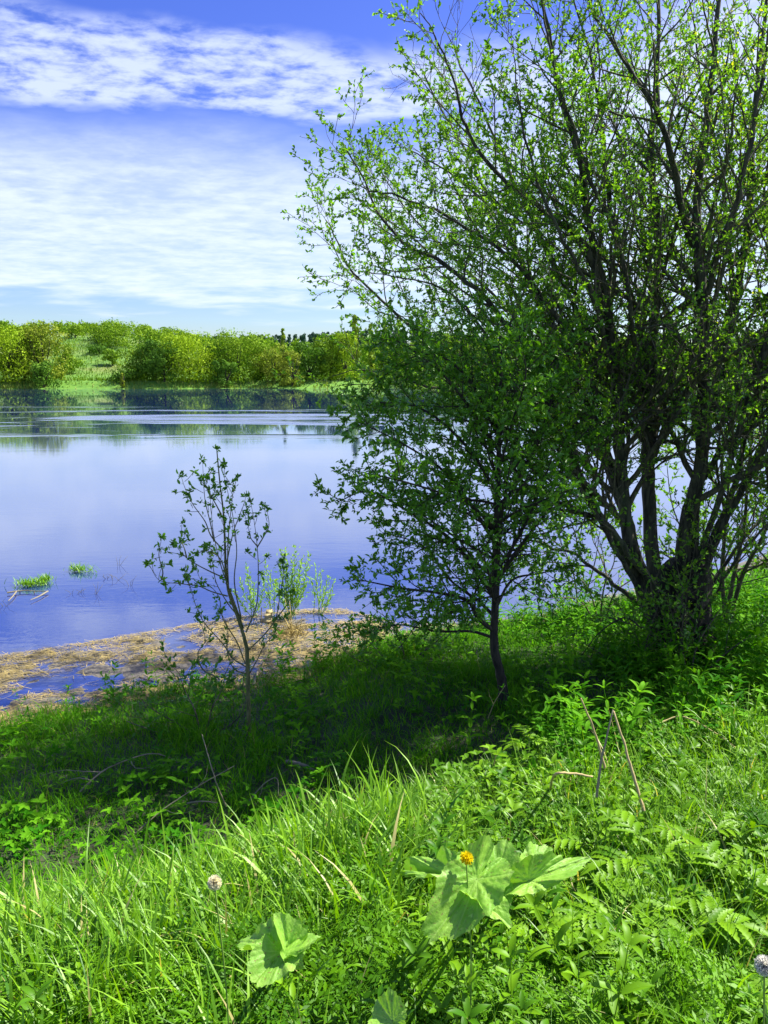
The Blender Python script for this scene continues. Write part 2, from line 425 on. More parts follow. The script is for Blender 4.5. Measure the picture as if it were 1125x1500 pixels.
limbs = [
 ([(945, 880, 7.3), (900, 800, 7.0), (840, 680, 6.9), (760, 560, 6.8), (690, 460, 6.8), (620, 420, 6.9), (530, 410, 7.0)], .040),
 ([(905, 700, 7.4), (850, 560, 7.7), (790, 440, 8.0), (720, 330, 8.3), (640, 260, 8.6), (560, 220, 8.8)], .045),
 ([(895, 620, 7.3), (830, 480, 7.1), (760, 380, 7.0), (680, 320, 7.0), (600, 290, 7.0), (530, 270, 7.1)], .040),
 ([(870, 500, 7.2), (810, 380, 7.4), (750, 240, 7.6), (700, 130, 7.8), (660, 40, 8.0)], .036),
 ([(940, 840, 7.6), (880, 700, 8.2), (800, 620, 8.8), (710, 560, 9.2), (620, 520, 9.5)], .036),
 ([(900, 560, 7.2), (860, 430, 6.7), (800, 330, 6.5), (750, 200, 6.5), (730, 60, 6.5)], .036),
 ([(955, 620, 7.5), (925, 480, 7.0), (890, 330, 6.7), (830, 200, 6.6), (790, 60, 6.6), (780, -60, 6.6)], .042),
 ([(1010, 900, 7.4), (1060, 780, 7.2), (1140, 640, 7.0), (1230, 520, 6.9), (1330, 400, 6.8), (1430, 260, 6.8)], .045),
 ([(1010, 900, 7.6), (1080, 720, 7.7), (1180, 520, 7.8), (1290, 300, 7.9), (1400, 80, 8.0)], .05),
 ([(1015, 850, 7.4), (1090, 600, 7.0), (1180, 350, 7.0), (1260, 120, 7.0), (1330, -120, 7.1)], .05),
 ([(1015, 900, 7.6), (1110, 760, 8.0), (1230, 660, 8.3), (1370, 560, 8.6)], .035),
 ([(1010, 930, 7.4), (1080, 830, 7.0), (1170, 740, 6.9), (1280, 640, 6.9)], .028),
 ([(1100, 560, 7.0), (1170, 420, 6.7), (1210, 260, 6.7), (1230, 80, 6.8)], .04),
 ([(968, 945, 7.45), (935, 860, 7.4), (915, 760, 7.35), (905, 660, 7.3), (900, 560, 7.2), (880, 430, 7.1), (860, 330, 7.0), (838, 230, 6.9), (800, 100, 6.8), (765, -60, 6.7)], .115),
 ([(978, 930, 7.5), (958, 800, 7.5), (955, 650, 7.5), (960, 520, 7.6), (965, 400, 7.7), (958, 250, 7.8), (970, 100, 8.0), (975, -150, 8.2)], .125),
 ([(1000, 930, 7.5), (1005, 790, 7.4), (1018, 660, 7.3), (1020, 500, 7.3), (1013, 350, 7.3), (1022, 200, 7.4), (1040, 50, 7.5), (1055, -160, 7.6)], .125),
 ([(1005, 900, 7.5), (1032, 660, 7.6), (1058, 530, 7.8), (1085, 400, 8.0), (1095, 250, 8.2), (1115, 80, 8.4), (1140, -120, 8.6)], .10),
 ([(950, 890, 7.4), (925, 820, 7.3), (880, 740, 7.2), (835, 640, 7.1), (785, 540, 7.0), (720, 445, 7.0), (640, 385, 7.0), (570, 335, 7.1), (508, 220, 7.2)], .07),
 ([(960, 880, 7.6), (930, 800, 7.7), (900, 710, 7.9), (860, 600, 8.2), (805, 470, 8.5), (755, 350, 8.8), (700, 240, 9.1), (630, 110, 9.4)], .08),
 ([(930, 800, 7.45), (905, 700, 7.5), (850, 620, 7.6), (770, 560, 7.7), (690, 520, 7.8), (610, 480, 7.9), (520, 400, 8.0), (480, 330, 8.1)], .06),
 ([(950, 850, 7.3), (900, 780, 7.1), (850, 742, 7.0), (780, 720, 6.9), (710, 692, 6.9), (640, 650, 6.9)], .05),
 ([(955, 900, 7.6), (900, 852, 7.8), (840, 812, 8.1), (770, 790, 8.4), (700, 760, 8.7)], .045),
 ([(1015, 880, 7.5), (1050, 780, 7.5), (1085, 700, 7.6), (1115, 570, 7.8), (1150, 400, 8.0), (1180, 200, 8.3)], .065),
 ([(1030, 700, 7.5), (1075, 640, 7.3), (1140, 560, 7.1), (1200, 480, 7.0)], .05),
 ([(958, 560, 7.6), (920, 400, 7.5), (895, 280, 7.4), (880, 150, 7.3), (835, -30, 7.2)], .06),
 ([(884, 450, 7.1), (850, 360, 7.0), (790, 310, 6.9), (730, 265, 6.8), (670, 180, 6.8), (640, 90, 6.8), (600, 10, 6.8)], .045),
 ([(912, 740, 7.35), (870, 640, 7.5), (815, 590, 7.6), (740, 590, 7.7), (640, 570, 7.8), (560, 545, 7.9), (500, 548, 8.0)], .038),
 ([(1012, 360, 7.3), (980, 220, 7.0), (930, 120, 6.9), (880, 20, 6.9), (850, -90, 6.9)], .05),
 ([(1040, 620, 7.7), (1075, 450, 8.2), (1060, 300, 8.8), (1030, 150, 9.4), (1010, -50, 9.9)], .06),
 ([(860, 600, 8.2), (770, 480, 8.9), (690, 400, 9.5), (600, 300, 10.0), (540, 200, 10.3)], .04),
 ([(1020, 500, 7.3), (1050, 380, 6.9), (1090, 260, 6.7), (1120, 120, 6.7), (1140, -40, 6.7)], .05),
 ([(955, 650, 7.5), (990, 500, 8.4), (940, 330, 9.2), (900, 180, 10.0), (860, 0, 10.6)], .055),
]
gt = Geo(); gl = Geo(); nl = 0; N2 = N3 = 0
def bare(P): return P[0] < .75 and P[2] > 6.05
for ctrl, r0 in limbs:
    W = np.array([PY(*c) for c in ctrl]); P = catmull(W, 6 * len(ctrl))
    P[3:] += np.cumsum(B.r.normal(size=(len(P) - 3, 3)) * .010, axis=0)
    rad = r0 * .62 * np.linspace(1, .11, len(P)) ** .9
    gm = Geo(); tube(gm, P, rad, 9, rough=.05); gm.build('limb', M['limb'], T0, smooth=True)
    tw = []
    L1 = B.children(P, rad, 1, .165, .2, 46, .26, .45, 1.7, 8, .30, .09, .5)
    for C1, r1 in L1:
        tube(gt, C1, r1, 5)
        L2 = B.children(C1, r1, 2, .12, .12, 42, .42, .16, .8, 5, .22, .11, .6)
        if len(L1) and len(C1): tw.append((C1[-4:], None))
        for C2, r2 in L2:
            tube(gt, C2, np.maximum(r2, .0022), 4, cap=False); tw.append((C2[1:], None)); N2 += 1
            L3 = B.children(C2, r2, 3, .10, .2, 40, .45, .07, .3, 3, .1, .10, .7)
            for C3, r3 in L3:
                tube(gt, C3, np.maximum(r3, .0016), 3, cap=False); tw.append((C3, None)); N3 += 1
    tw = [q for q in tw if not (bare(q[0][0]) and B.r.random() < .93)]
    # upper middle of the crown carries fewer leaves
    sun_tint = lambda P: np.clip((u_of(P) * -1 + 6.0) * .10 + (P[:, 2] - 4.0) * .12 + (P[:, 0] - 2.6) * .16, 0, .85)  # leaf colour lightens toward the upper right, sunlight painted into the crown
    leafy(gl, [q for q in tw if B.r.random() < (.96 if (q[0][0][0] > 2.4 or q[0][0][2] < 3.2) else .82)], B.r, 8.2, .034, .62, spread=.85, sun_tint=sun_tint)
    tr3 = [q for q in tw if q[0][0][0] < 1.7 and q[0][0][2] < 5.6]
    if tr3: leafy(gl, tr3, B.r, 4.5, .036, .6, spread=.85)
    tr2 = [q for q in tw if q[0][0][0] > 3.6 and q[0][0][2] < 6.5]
    if tr2: leafy(gl, tr2, B.r, 9.0, .046, .62, spread=.85, sun_tint=sun_tint)
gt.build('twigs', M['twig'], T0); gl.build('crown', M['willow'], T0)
print('big willow', N2, N3, gl.n // 6)

# ---- slender young tree in front of it
bx, by = PY(738, 1047, 6.15)[:2]; b0 = np.array([bx, by, float(height(bx, by)) - .08])
T1 = empty('young_tree', b0, 'slender young tree with a crooked dark trunk and dense dark leaves in shaded grass', 'tree')
S = Grow(21, keep=lambda P: P[2] > .75 and u_of(P) > 3.9)
tp = [b0] + [PY(x, y, Y) for x, y, Y in ((737, 1010, 6.15), (731, 980, 6.13), (724, 945, 6.12), (725, 900, 6.12), (728, 820, 6.15), (728, 740, 6.15), (731, 660, 6.2), (728, 600, 6.2), (735, 540, 6.2), (730, 470, 6.25))]
P = catmull(tp, 60); rad = np.interp(np.arange(60), [0, 6, 59], [.055, .042, .007])
g = Geo(); tube(g, P, rad, 9, rough=.07); g.build('trunk', M['sbark'], T1, smooth=True)
gt = Geo(); gl = Geo(); tw = []
bl = [([(730, 640, 6.2), (690, 560, 6.3), (640, 520, 6.4), (590, 530, 6.5), (540, 570, 6.5)], .014),
      ([(728, 720, 6.15), (680, 650, 6.3), (620, 600, 6.4), (560, 590, 6.4), (520, 600, 6.5)], .015),
      ([(728, 780, 6.15), (690, 740, 5.9), (640, 720, 5.7), (570, 700, 5.6), (520, 690, 5.6)], .014),
      ([(728, 740, 6.15), (780, 700, 6.4), (830, 660, 6.5), (870, 620, 6.6)], .014),
      ([(725, 925, 6.12), (700, 905, 6.05), (685, 880, 5.95), (640, 868, 5.85), (590, 862, 5.8), (530, 850, 5.8)], .022),
      ([(727, 880, 6.12), (700, 840, 6.2), (660, 790, 6.3), (600, 750, 6.4), (540, 720, 6.4), (495, 735, 6.4)], .02),
      ([(728, 800, 6.15), (690, 740, 6.1), (650, 690, 6.0), (590, 650, 5.9), (530, 620, 5.8)], .018),
      ([(728, 760, 6.15), (760, 700, 6.2), (790, 640, 6.3), (815, 560, 6.4), (830, 500, 6.5)], .02),
      ([(728, 850, 6.15), (770, 790, 6.0), (810, 740, 5.9), (850, 700, 5.9)], .016),
      ([(730, 660, 6.2), (690, 600, 6.1), (650, 550, 6.0), (600, 510, 6.0), (565, 490, 6.0)], .014),
      ([(727, 890, 6.12), (750, 850, 6.3), (790, 840, 6.5), (840, 830, 6.6)], .014),
      ([(725, 935, 6.12), (690, 925, 6.3), (640, 925, 6.4), (580, 915, 6.5), (525, 930, 6.5)], .014),
      ([(726, 905, 6.12), (700, 880, 6.3), (660, 850, 6.5), (620, 800, 6.7), (560, 780, 6.8)], .016),
      ([(728, 700, 6.15), (750, 620, 5.9), (770, 550, 5.7), (760, 490, 5.6)], .013),
      ([(730, 640, 6.2), (770, 590, 6.4), (810, 530, 6.6), (850, 480, 6.7)], .013)]
L1 = S.children(P, rad, 1, .075, .26, 55, .32, .35, 1.1, 7, .25, .08, .5)
for ctrl, r0 in bl:
    C = catmull([PY(*c) for c in ctrl], 22); gm = Geo(); tube(gm, C, r0 * np.linspace(1, .2, 22), 6, rough=.04)
    gm.build('branch', M['sbark'], T1, smooth=True)
    L1 += S.children(C, r0 * np.linspace(1, .2, 22), 1, .075, .15, 45, .25, .2, .7, 6, .12, .1, .5); tw.append((C[-8:], None))
for C1, r1 in L1:
    tube(gt, C1, np.maximum(r1, .003), 4, cap=False); tw.append((C1[2:], None))
    for C2, r2 in S.children(C1, r1, 2, .045, .08, 50, .35, .10, .45, 4, .08, .12, .6):
        tube(gt, C2, np.maximum(r2, .0016), 3, cap=False); tw.append((C2, None))
leafy(gl, tw, S.r, 12.5, .046, .50, spread=.75, flat=.6)
gt.build('twigs', M['sbark'], T1); gl.build('crown', M['dark'], T1); print('young tree leaves', gl.n // 6)

# ---- thin multi-stem shrubs at the right edge behind the willow
def shrub(pts, Y, seed, label, rad=.02, mtl='willow', per=4.5, leaf=.05, name='shrub', cat='shrub', spread=.5, keepz=.3, children=(.14, .22), group=None):
    s = Grow(seed, keep=lambda P: P[2] > keepz and (u_of(P) > 3.9))
    p0 = PY(*pts[0][0], Y); p0[2] = float(height(p0[0], p0[1])) - .05
    T = empty(name, p0, label, cat, group)
    gt = Geo(); gl = Geo(); tw = []
    for st in pts:
        W = [p0 + s.r.normal(size=3) * (.03, .03, 0)] + [PY(x, y, Y + s.r.normal() * .15 * i) for i, (x, y) in enumerate(st[1:])]
        C = catmull(W, 7 * len(W)); rr = rad * np.linspace(1, .2, len(C))
        gm = Geo(); tube(gm, C, rr, 6, rough=.05); gm.build('stem', M['twig'], T, smooth=True)
        for C1, r1 in s.children(C, rr, 1, children[0], .2, 45, .22, .2, 1.0, 6, .2, .1, .55):
            tube(gt, C1, np.maximum(r1, .002), 4, cap=False); tw.append((C1[1:], None))
            for C2, r2 in s.children(C1, r1, 2, .12, .15, 42, .35, .08, .35, 4, .1, .1, .6):
                tube(gt, C2, np.maximum(r2, .0014), 3, cap=False); tw.append((C2, None))
    leafy(gl, tw, s.r, per, leaf, .6, spread=spread)
    gt.build('twigs', M['twig'], T); gl.build('foliage', M[mtl], T); return T
shrub([[(1062, 935), (1072, 860), (1090, 770), (1096, 690), (1105, 600), (1100, 500)],
       [(1062, 935), (1085, 850), (1120, 780), (1150, 700), (1165, 560)],
       [(1062, 935), (1058, 850), (1062, 760), (1050, 680), (1060, 600)]], 7.9, 31, 'thin many stemmed shrub close to the right side of the willow stump', .026)
shrub([[(1540, 900), (1500, 760), (1470, 600), (1440, 420), (1420, 250)], [(1540, 900), (1560, 740), (1570, 560), (1560, 350), (1540, 150)], [(1540, 900), (1460, 800), (1370, 700), (1290, 620), (1230, 560)],
       [(1540, 900), (1430, 830), (1330, 780), (1240, 745)], [(1540, 900), (1500, 700), (1400, 540), (1320, 400)], [(1540, 900), (1620, 760), (1680, 560), (1700, 350)]], 7.1, 37, 'broad bushy willow standing just outside the right edge', .05, per=13, leaf=.065, name='willow_tree', cat='tree', children=(.07, .2))
shrub([[(1040, 850), (1030, 780), (1050, 700), (1070, 620)], [(1040, 850), (1070, 800), (1100, 740), (1130, 690)], [(1040, 850), (1010, 800), (985, 740), (975, 660)],
       [(1040, 850), (1000, 830), (940, 790), (900, 740)], [(1040, 850), (1090, 830), (1140, 800)]], 10.0, 38, 'leafy shrub on the shore behind the willow stump', .016, per=11, leaf=.055, spread=.6)
shrub([[(850, 890), (840, 840), (820, 790), (810, 740)], [(850, 890), (870, 830), (880, 770)], [(850, 890), (800, 860), (770, 820)]], 9.4, 39, 'low shrub on the waterline between the young tree and the stump', .012, per=10, leaf=.055)
shrub([[(1150, 930), (1140, 840), (1128, 740), (1120, 640), (1110, 520)],
       [(1150, 930), (1170, 820), (1180, 700), (1170, 520)]], 7.4, 32, 'leafy shrub with upright stems at the right edge beyond the willow', .022)
shrub([[(880, 905), (865, 870), (840, 840), (800, 815)], [(880, 905), (885, 860), (900, 820), (890, 780)], [(880, 905), (850, 880), (800, 875), (760, 860)],
       [(880, 905), (900, 870), (935, 840), (940, 800)]], 8.6, 33,
      'low spreading shrub at the waterline left of the willow stump', .012, leaf=.045)
shrub([[(1000, 960), (985, 900), (950, 840), (930, 790)], [(1000, 960), (1000, 880), (990, 810), (1000, 740)], [(1000, 960), (1025, 900), (1040, 840), (1060, 790)], [(1000, 960), (960, 930), (910, 910), (870, 900)],
       [(1000, 960), (1010, 850), (1025, 760)]], 7.0, 41, 'fine twigged suckers sprouting in front of the dark willow stump', .008, leaf=.04, mtl='willow', per=6, children=(.09, .2))
shrub([[(945, 985), (935, 940), (915, 900), (890, 870)], [(945, 985), (950, 930), (965, 880), (960, 830)], [(945, 985), (900, 970), (860, 945), (830, 930)], [(945, 985), (975, 950), (1000, 900), (1010, 850)]], 7.0, 40,
      'leafy suckers growing against the left foot of the willow stump', .009, leaf=.045, mtl='dark', per=6, children=(.09, .2))
shrub([[(1010, 990), (1020, 950), (1050, 900), (1075, 870)], [(1010, 990), (1000, 950), (1005, 900), (990, 870)], [(1010, 990), (1060, 960), (1100, 930), (1130, 900)]], 6.7, 34,
      'low leafy sapling growth in front of the willow stump', .009, leaf=.045, mtl='dark')

shrub([[(585, 985), (560, 960), (535, 935), (505, 920)], [(585, 985), (590, 950), (570, 910), (545, 890)], [(585, 985), (620, 955), (650, 930), (670, 905)],
       [(585, 985), (550, 975), (520, 965), (500, 950)]], 7.6, 36,
      'low dark bush at the waterline under the left side of the young tree', .010, leaf=.05, mtl='dark', per=7, children=(.08, .2))
shrub([[(300, 1075), (285, 1040), (270, 1010), (262, 985)], [(300, 1075), (310, 1040), (325, 1010), (330, 985)], [(300, 1075), (260, 1060), (225, 1040), (205, 1022)],
       [(300, 1075), (340, 1060), (360, 1030), (352, 1000)], [(300, 1075), (250, 1078), (200, 1062), (170, 1050)]], 5.95, 35,
      'low leafy bush at the foot of the sapling beside the straw', .008, leaf=.045, mtl='sap', per=5.5, children=(.07, .2))

# ---- sapling with open crown on the left
def cz(pts): return [(200 + x / 3, 620 + y / 3) for x, y in pts]
sap = [cz(q) for q in (
 [(490, 1200), (488, 1050), (475, 950), (440, 840), (405, 740), (392, 640), (388, 520), (382, 400), (365, 250), (352, 110)],
 [(405, 740), (400, 600), (405, 480), (415, 380), (425, 300), (440, 240)],
 [(385, 560), (330, 500), (300, 430), (250, 360), (215, 290), (195, 230)],
 [(385, 680), (300, 640), (230, 600), (190, 560), (165, 525)],
 [(220, 590), (210, 550), (195, 510), (200, 440)],
 [(400, 760), (330, 740), (270, 715), (190, 705), (100, 690), (55, 620)],
 [(110, 688), (115, 650), (98, 580), (110, 505)],
 [(480, 920), (510, 850), (530, 780), (535, 650), (530, 540), (515, 420), (500, 340)],
 [(530, 545), (560, 495), (582, 450), (572, 375)],
 [(530, 540), (500, 500), (490, 440)],
 [(488, 1000), (560, 930), (610, 860), (630, 760), (645, 660), (640, 610)],
 [(480, 1070), (420, 1030), (380, 970), (300, 880), (260, 800), (240, 730), (215, 650)],
 [(340, 520), (325, 440), (300, 330), (290, 170)],
 [(360, 1120), (290, 1080), (270, 1010), (300, 960), (290, 900), (265, 850)],
 [(382, 420), (345, 350), (310, 290), (290, 240)],
 [(395, 620), (425, 480), (470, 360), (480, 320)],
 [(440, 840), (400, 790), (350, 700), (330, 600), (300, 540)],
 [(610, 860), (660, 800), (690, 740)], [(470, 900), (420, 760), (375, 640), (345, 520), (330, 400), (345, 280)], [(460, 860), (430, 700), (440, 560), (425, 420), (400, 300), (375, 190)],
 [(478, 1060), (440, 960), (380, 860), (360, 760), (300, 700), (220, 680)], [(485, 1120), (530, 1040), (560, 980), (600, 930), (655, 850)], [(480, 1100), (430, 1080), (400, 1010), (400, 900), (370, 830)], [(405, 740), (370, 600), (300, 560), (240, 590)])]
s0 = PY(363, 1035, 5.75); s0[2] = float(height(s0[0], s0[1])) - .05
T2 = empty('sapling', s0, 'open sapling with curved bare shoots and small leaf tufts left of the young tree', 'sapling')
Sp = Grow(41); gt = Geo(); gl = Geo(); P_ = []; D_ = []
for i, st in enumerate(sap):
    yo = 5.75 + (0 if i == 0 else Sp.r.normal() * .16)
    W = [PY(x, y, 5.75 + (yo - 5.75) * (k / max(1, len(st) - 1))) for k, (x, y) in enumerate(st)]
    if i == 0: W = [s0] + W[1:]
    C = catmull(W, 6 * len(W)); r0 = .017 if i == 0 else .0056
    gm = Geo(); rr = r0 * np.linspace(1, .22, len(C)); tube(gm, C, rr, 6, rough=.06)
    gm.build('trunk' if i == 0 else 'shoot', M['sapbark'], T2, smooth=True)
    T = norm(np.gradient(C, axis=0)); n = len(C)
    ks = list(range(int(n * .45), n - 2, 2)) if i else list(range(int(n * .3), n - 2, 2))
    for k in ks + [n - 1]:
        m = 16 if k == n - 1 else (Sp.r.integers(5, 13) if Sp.r.random() < .66 else 2)
        c = C[k] + (0 if k == n - 1 else Sp.r.normal(size=3) * .01)
        if k != n - 1 and m > 3:
            q = Sp.path(c, T[k] + Sp.r.normal(size=3) * .8, Sp.r.uniform(.02, .13), 3, .1, .1); tube(gt, q, .0022, 3, cap=False); c = q[-1]
        for _ in range(m): P_.append(c + Sp.r.normal(size=3) * .008); D_.append(T[k] * .4 + Sp.r.normal(size=3) * .8 + np.array([0, 0, .15]))
P_ = np.array(P_); n = len(P_); LL = .040 * rng.uniform(.5, 1.2, n)
leaves(gl, P_, np.array(D_), LL, LL * .5, np.minimum(rng.random(n), .84))
gt.build('twigs', M['sapbark'], T2); gl.build('foliage', M['sap'], T2)

# ------------------------------------------------------------------ far bank trees
def crown_geo(r, w, h, nq, q, lumps=26, shape='round'):
    """leaf clumps through the crown's volume; local, base at z=0"""
    g = Geo(); th = r.uniform(0, 6.28, lumps)
    if shape == 'round':
        zz = r.uniform(.06, .90, lumps); rr = (.5 * w) * np.sqrt(np.clip(1 - ((zz - .38) / .66) ** 2, .10, 1)) * r.uniform(.3, .95, lumps)
        cr = w * r.uniform(.13, .24, lumps)
    elif shape == 'tall':
        zz = np.linspace(.1, .93, lumps); rr = .5 * w * (1 - zz ** 2 * .8) * r.uniform(.1, .6, lumps); cr = w * r.uniform(.16, .30, lumps) * (1.15 - zz * .8)
    else:
        zz = r.uniform(.1, .85, lumps); rr = .5 * w * r.uniform(.1, .85, lumps); cr = w * r.uniform(.12, .22, lumps)
    C = np.stack([rr * np.cos(th), rr * np.sin(th) * .9, zz * h], 1); shade = r.uniform(0, 1, lumps)
    k = r.integers(0, lumps, nq); d = norm(r.normal(size=(nq, 3))); rad = cr[k] * r.uniform(.55, 1.08, nq)
    P = C[k] + d * rad[:, None] * np.array([1, 1, .85]); P[:, 2] = np.maximum(P[:, 2], .05)
    # loose sprays that break the outline
    m = nq // 10; P[:m] += d[:m] * r.uniform(.1, .5, m)[:, None] * (w * .12)
    nrm = norm(d * 1.5 + r.normal(size=(nq, 3)) * .6); e1 = norm(np.cross(nrm, r.normal(size=(nq, 3)))); e2 = np.cross(nrm, e1)
    s = (q * r.uniform(.5, 1.3, nq))[:, None]
    V = np.stack([P - e1 * s * .5, P - e2 * s * .35, P + e1 * s * .6, P + e2 * s * .35], 1)
    g.add(V.reshape(-1, 3), (np.arange(nq)[:, None] * 4 + np.arange(4)[None]), None, np.repeat(np.clip(.55 * shade[k] + .45 * r.random(nq), 0, .84), 4))
    return g
def far_mat(name, c0, c1): return leaf_mat(name, c0, c1, trans=.24, gloss=.1, rough=.7, tint=(1.1, 1.15, .6))
FM = dict(g=far_mat('fresh_green_crown', (.10, .22, .012), (.26, .40, .02)), d=far_mat('deep_green_crown', (.04, .12, .010), (.13, .27, .02)),
          y=far_mat('yellow_green_crown', (.17, .31, .010), (.36, .50, .018)), o=far_mat('bronze_crown', (.15, .22, .018), (.31, .38, .034)),
          p=far_mat('poplar_crown', (.16, .28, .02), (.36, .46, .035)))
mfb = M['bark']; fr = np.random.default_rng(77); cache = {}
def far_tree(px, top, wpx, Y, mk, label, shape='round', group=None, name='tree', cat='tree', bottom=None):
    if Y < 145: X = PY(px, 540, Y)[0]; Y = float(far_shore(X)) + max(.8, (Y - 132) * .9 + (1.0 if Y < 133 else 3.2) + fr.uniform(-.3, .6))
    g0 = PY(px, 540, Y); X = g0[0]; z0 = float(height(X, Y)) - .1
    h = (PY(px, top, Y)[2] - z0) * (.93 if shape != 'tall' else 1.0); wd = wpx * 1.12 * Y / FPX
    if h < .6: h = .6
    T = empty(name, (X, Y, z0), label, cat, group)
    nq = int(np.clip(wd * h * 80, 400, 7000))
    g = crown_geo(fr, wd, h, nq, .34, lumps=max(12, int(wd * h * .75)) if shape != 'tall' else 24, shape=shape)
    o = bpy.data.objects.new('crown', g.mesh('crown', FM[mk])); col.objects.link(o); o.parent = T
    gt = Geo(); n = 2 if shape == 'tall' else 4
    tube(gt, [(0, 0, 0), (.05, 0, h * .3), (0, .05, h * .75)], [.16, .12, .04], 6)
    for k in range(n):
        a = fr.uniform(0, 6.28); tube(gt, [(0, 0, h * .15), (math.cos(a) * wd * .2, math.sin(a) * wd * .2, h * .45), (math.cos(a) * wd * .33, math.sin(a) * wd * .33, h * .78)], [.10, .06, .02], 5)
    o = bpy.data.objects.new('trunk', gt.mesh('trunk', mfb, True)); col.objects.link(o); o.parent = T
    return T
FT = [
 (-62, 472, 90, 134, 'g', 'green riverside tree just past the left edge of the view'),
 (8, 472, 88, 133, 'y', 'broad yellow green tree at the far left end of the opposite bank'),
 (34, 478, 60, 137, 'd', 'dark green tree between the yellow and the bronze tree at the far left'),
 (64, 464, 66, 134, 'o', 'tall bronze tinted tree, second from the left on the opposite bank'),
 (62, 522, 44, 131.5, 'd', 'dark bush under the tall bronze tree'),
 (97, 500, 40, 150, 'g', 'green rounded tree just right of the tall bronze tree at the foot of the slope'),
 (88, 522, 17, 140, 'd', 'small dark bush alone on the open slope right of the bronze tree'),
 (113, 476, 30, 182, 'g', 'round green tree on top of the grassy hill'),
 (148, 505, 34, 166, 'd', 'low rounded bush on the hillside meadow'),
 (152, 478, 40, 178, 'd', 'darker tree on the hill top left of the broad one'),
 (172, 470, 62, 175, 'g', 'broad green tree on the hill top above the meadow'),
 (165, 508, 22, 158, 'g', 'small bright bush on the hillside beside the rounded one'),
 (200, 500, 52, 138, 'g', 'grey green rounded tree where the hill meadow ends'),
 (240, 500, 56, 133, 'd', 'dark low tree over the water left of the domed yellow green tree'),
 (228, 492, 58, 137, 'd', 'dark green tree left of the big yellow green one'),
 (180, 540, 50, 133, 'd', 'low dark thicket spreading over the water below the grey green tree'),
 (277, 484, 80, 134, 'y', 'big domed yellow green tree at the middle of the opposite bank'),
 (318, 490, 52, 138, 'd', 'dark tree in the gap right of the big domed yellow green tree'),
 (348, 482, 74, 135, 'g', 'tall rounded green tree right of the big domed one'),
 (330, 520, 34, 132.5, 'd', 'dark green bush at the water in the gap between two large trees'),
 (382, 497, 40, 136, 'g', 'green tree behind the bronze pair on the opposite bank'),
 (402, 500, 50, 133, 'o', 'bronze tinted tree in the middle of the opposite bank'),
 (428, 505, 34, 132.5, 'o', 'smaller bronze tree right beside the larger bronze one'),
 (452, 494, 46, 135, 'd', 'dark green tree right of the two bronze trees'),
 (484, 480, 44, 137, 'g', 'fresh green tree left of the yellow poplars'),
 (505, 479, 40, 135, 'y', 'rounded yellow green tree at the foot of the poplars'),
 (620, 500, 70, 134, 'd', 'dark green bankside tree seen through the young tree crown'),
 (690, 492, 70, 135, 'g', 'green bankside tree seen through the middle of the willow branches'),
 (750, 498, 70, 134, 'd', 'dark bankside tree behind the middle willow branches'),
 (815, 492, 70, 135, 'g', 'green bankside tree behind the left willow stems'),
 (880, 496, 70, 134, 'y', 'yellow green bankside tree glimpsed between the willow stems'),
 (945, 492, 70, 135, 'd', 'dark bankside tree glimpsed between the two straightest willow stems'),
 (1010, 496, 70, 134, 'g', 'green bankside tree hidden behind the willow trunk'),
 (1075, 492, 70, 135, 'd', 'dark bankside tree glimpsed right of the willow trunk'),
 (1140, 494, 70, 134, 'g', 'green bankside tree at the right edge beyond the willow'),
 (1210, 494, 80, 134, 'd', 'dark bankside tree just past the right edge of the view')]
for px, top, wpx, Y, mk, lab in FT:
    small = 'bush' in lab or 'thicket' in lab
    far_tree(px, top, wpx, Y, mk, lab, 'low' if small else 'round', name='bush' if small else 'tree', cat='bush' if small else 'tree')
for px, top, wpx, Y, mk, lab in ((415, 477, 17, 143, 'p', 'slim pale tree rising behind the bronze trees'),
    (519, 457, 27, 138, 'p', 'tallest yellow poplar right of the gap in the far tree line'), (543, 470, 19, 138, 'p', 'slim yellow poplar next to the tallest one'),
    (562, 465, 20, 139, 'g', 'greener poplar, third in the row of four'), (583, 464, 24, 139, 'g', 'greener broad poplar at the right end of the row'),
    (178, 546, 8, 129.5, 'o', 'tiny pointed bush standing at the waterline of the opposite bank')):
    far_tree(px, top, wpx, Y, mk, lab, 'tall', group='poplars on the opposite bank' if 'poplar' in lab else None, name='bush' if 'bush' in lab else 'poplar_tree', cat='bush' if 'bush' in lab else 'tree')
# wooded ridge behind the bank, read as one mass
g = Geo(); n = 0
for k in range(380):
    px = fr.uniform(-260, 1400); Y = fr.uniform(165, 240)
    if 60 < px < 225 and Y < 196: continue
    X = PY(px, 540, Y)[0]; z0 = float(height(X, Y)); tz = PY(px, 494 + 5 * math.sin(px * .045) + 3 * math.sin(px * .11 + 1) + fr.uniform(-2, 8), Y)[2]
    h = np.clip(tz - z0, 3, 12); wdt = fr.uniform(4, 8)
    q = crown_geo(fr, wdt, h, 520, .55, lumps=12); V, F4, F3, A = q.arrays(); g.add(V + (X, Y, z0 - .2), F4, None, A)
o = g.build('woodland', FM['g']); tag(o, kind='stuff')
g = Geo()
for k in range(700):
    px = fr.uniform(-300, 1450); Y = fr.uniform(420, 640); X = PY(px, 540, Y)[0]; z0 = float(height(X, Y))
    top = 478 + 12 * abs(math.sin(px * .006 - .15)) + fr.uniform(0, 5)
    h = np.clip(PY(px, top, Y)[2] - z0, 4, 30)
    q = crown_geo(fr, fr.uniform(7, 12), h, 160, 1.7, lumps=8, shape='tall'); V, F4, F3, A = q.arrays(); g.add(V + (X, Y, z0 - 1), F4, None, A)
o = g.build('distant_forest', far_mat('hazy_distant_spruce', (.030, .075, .055), (.05, .11, .075))); tag(o, kind='stuff')  # bluish distance haze put into the leaf colour
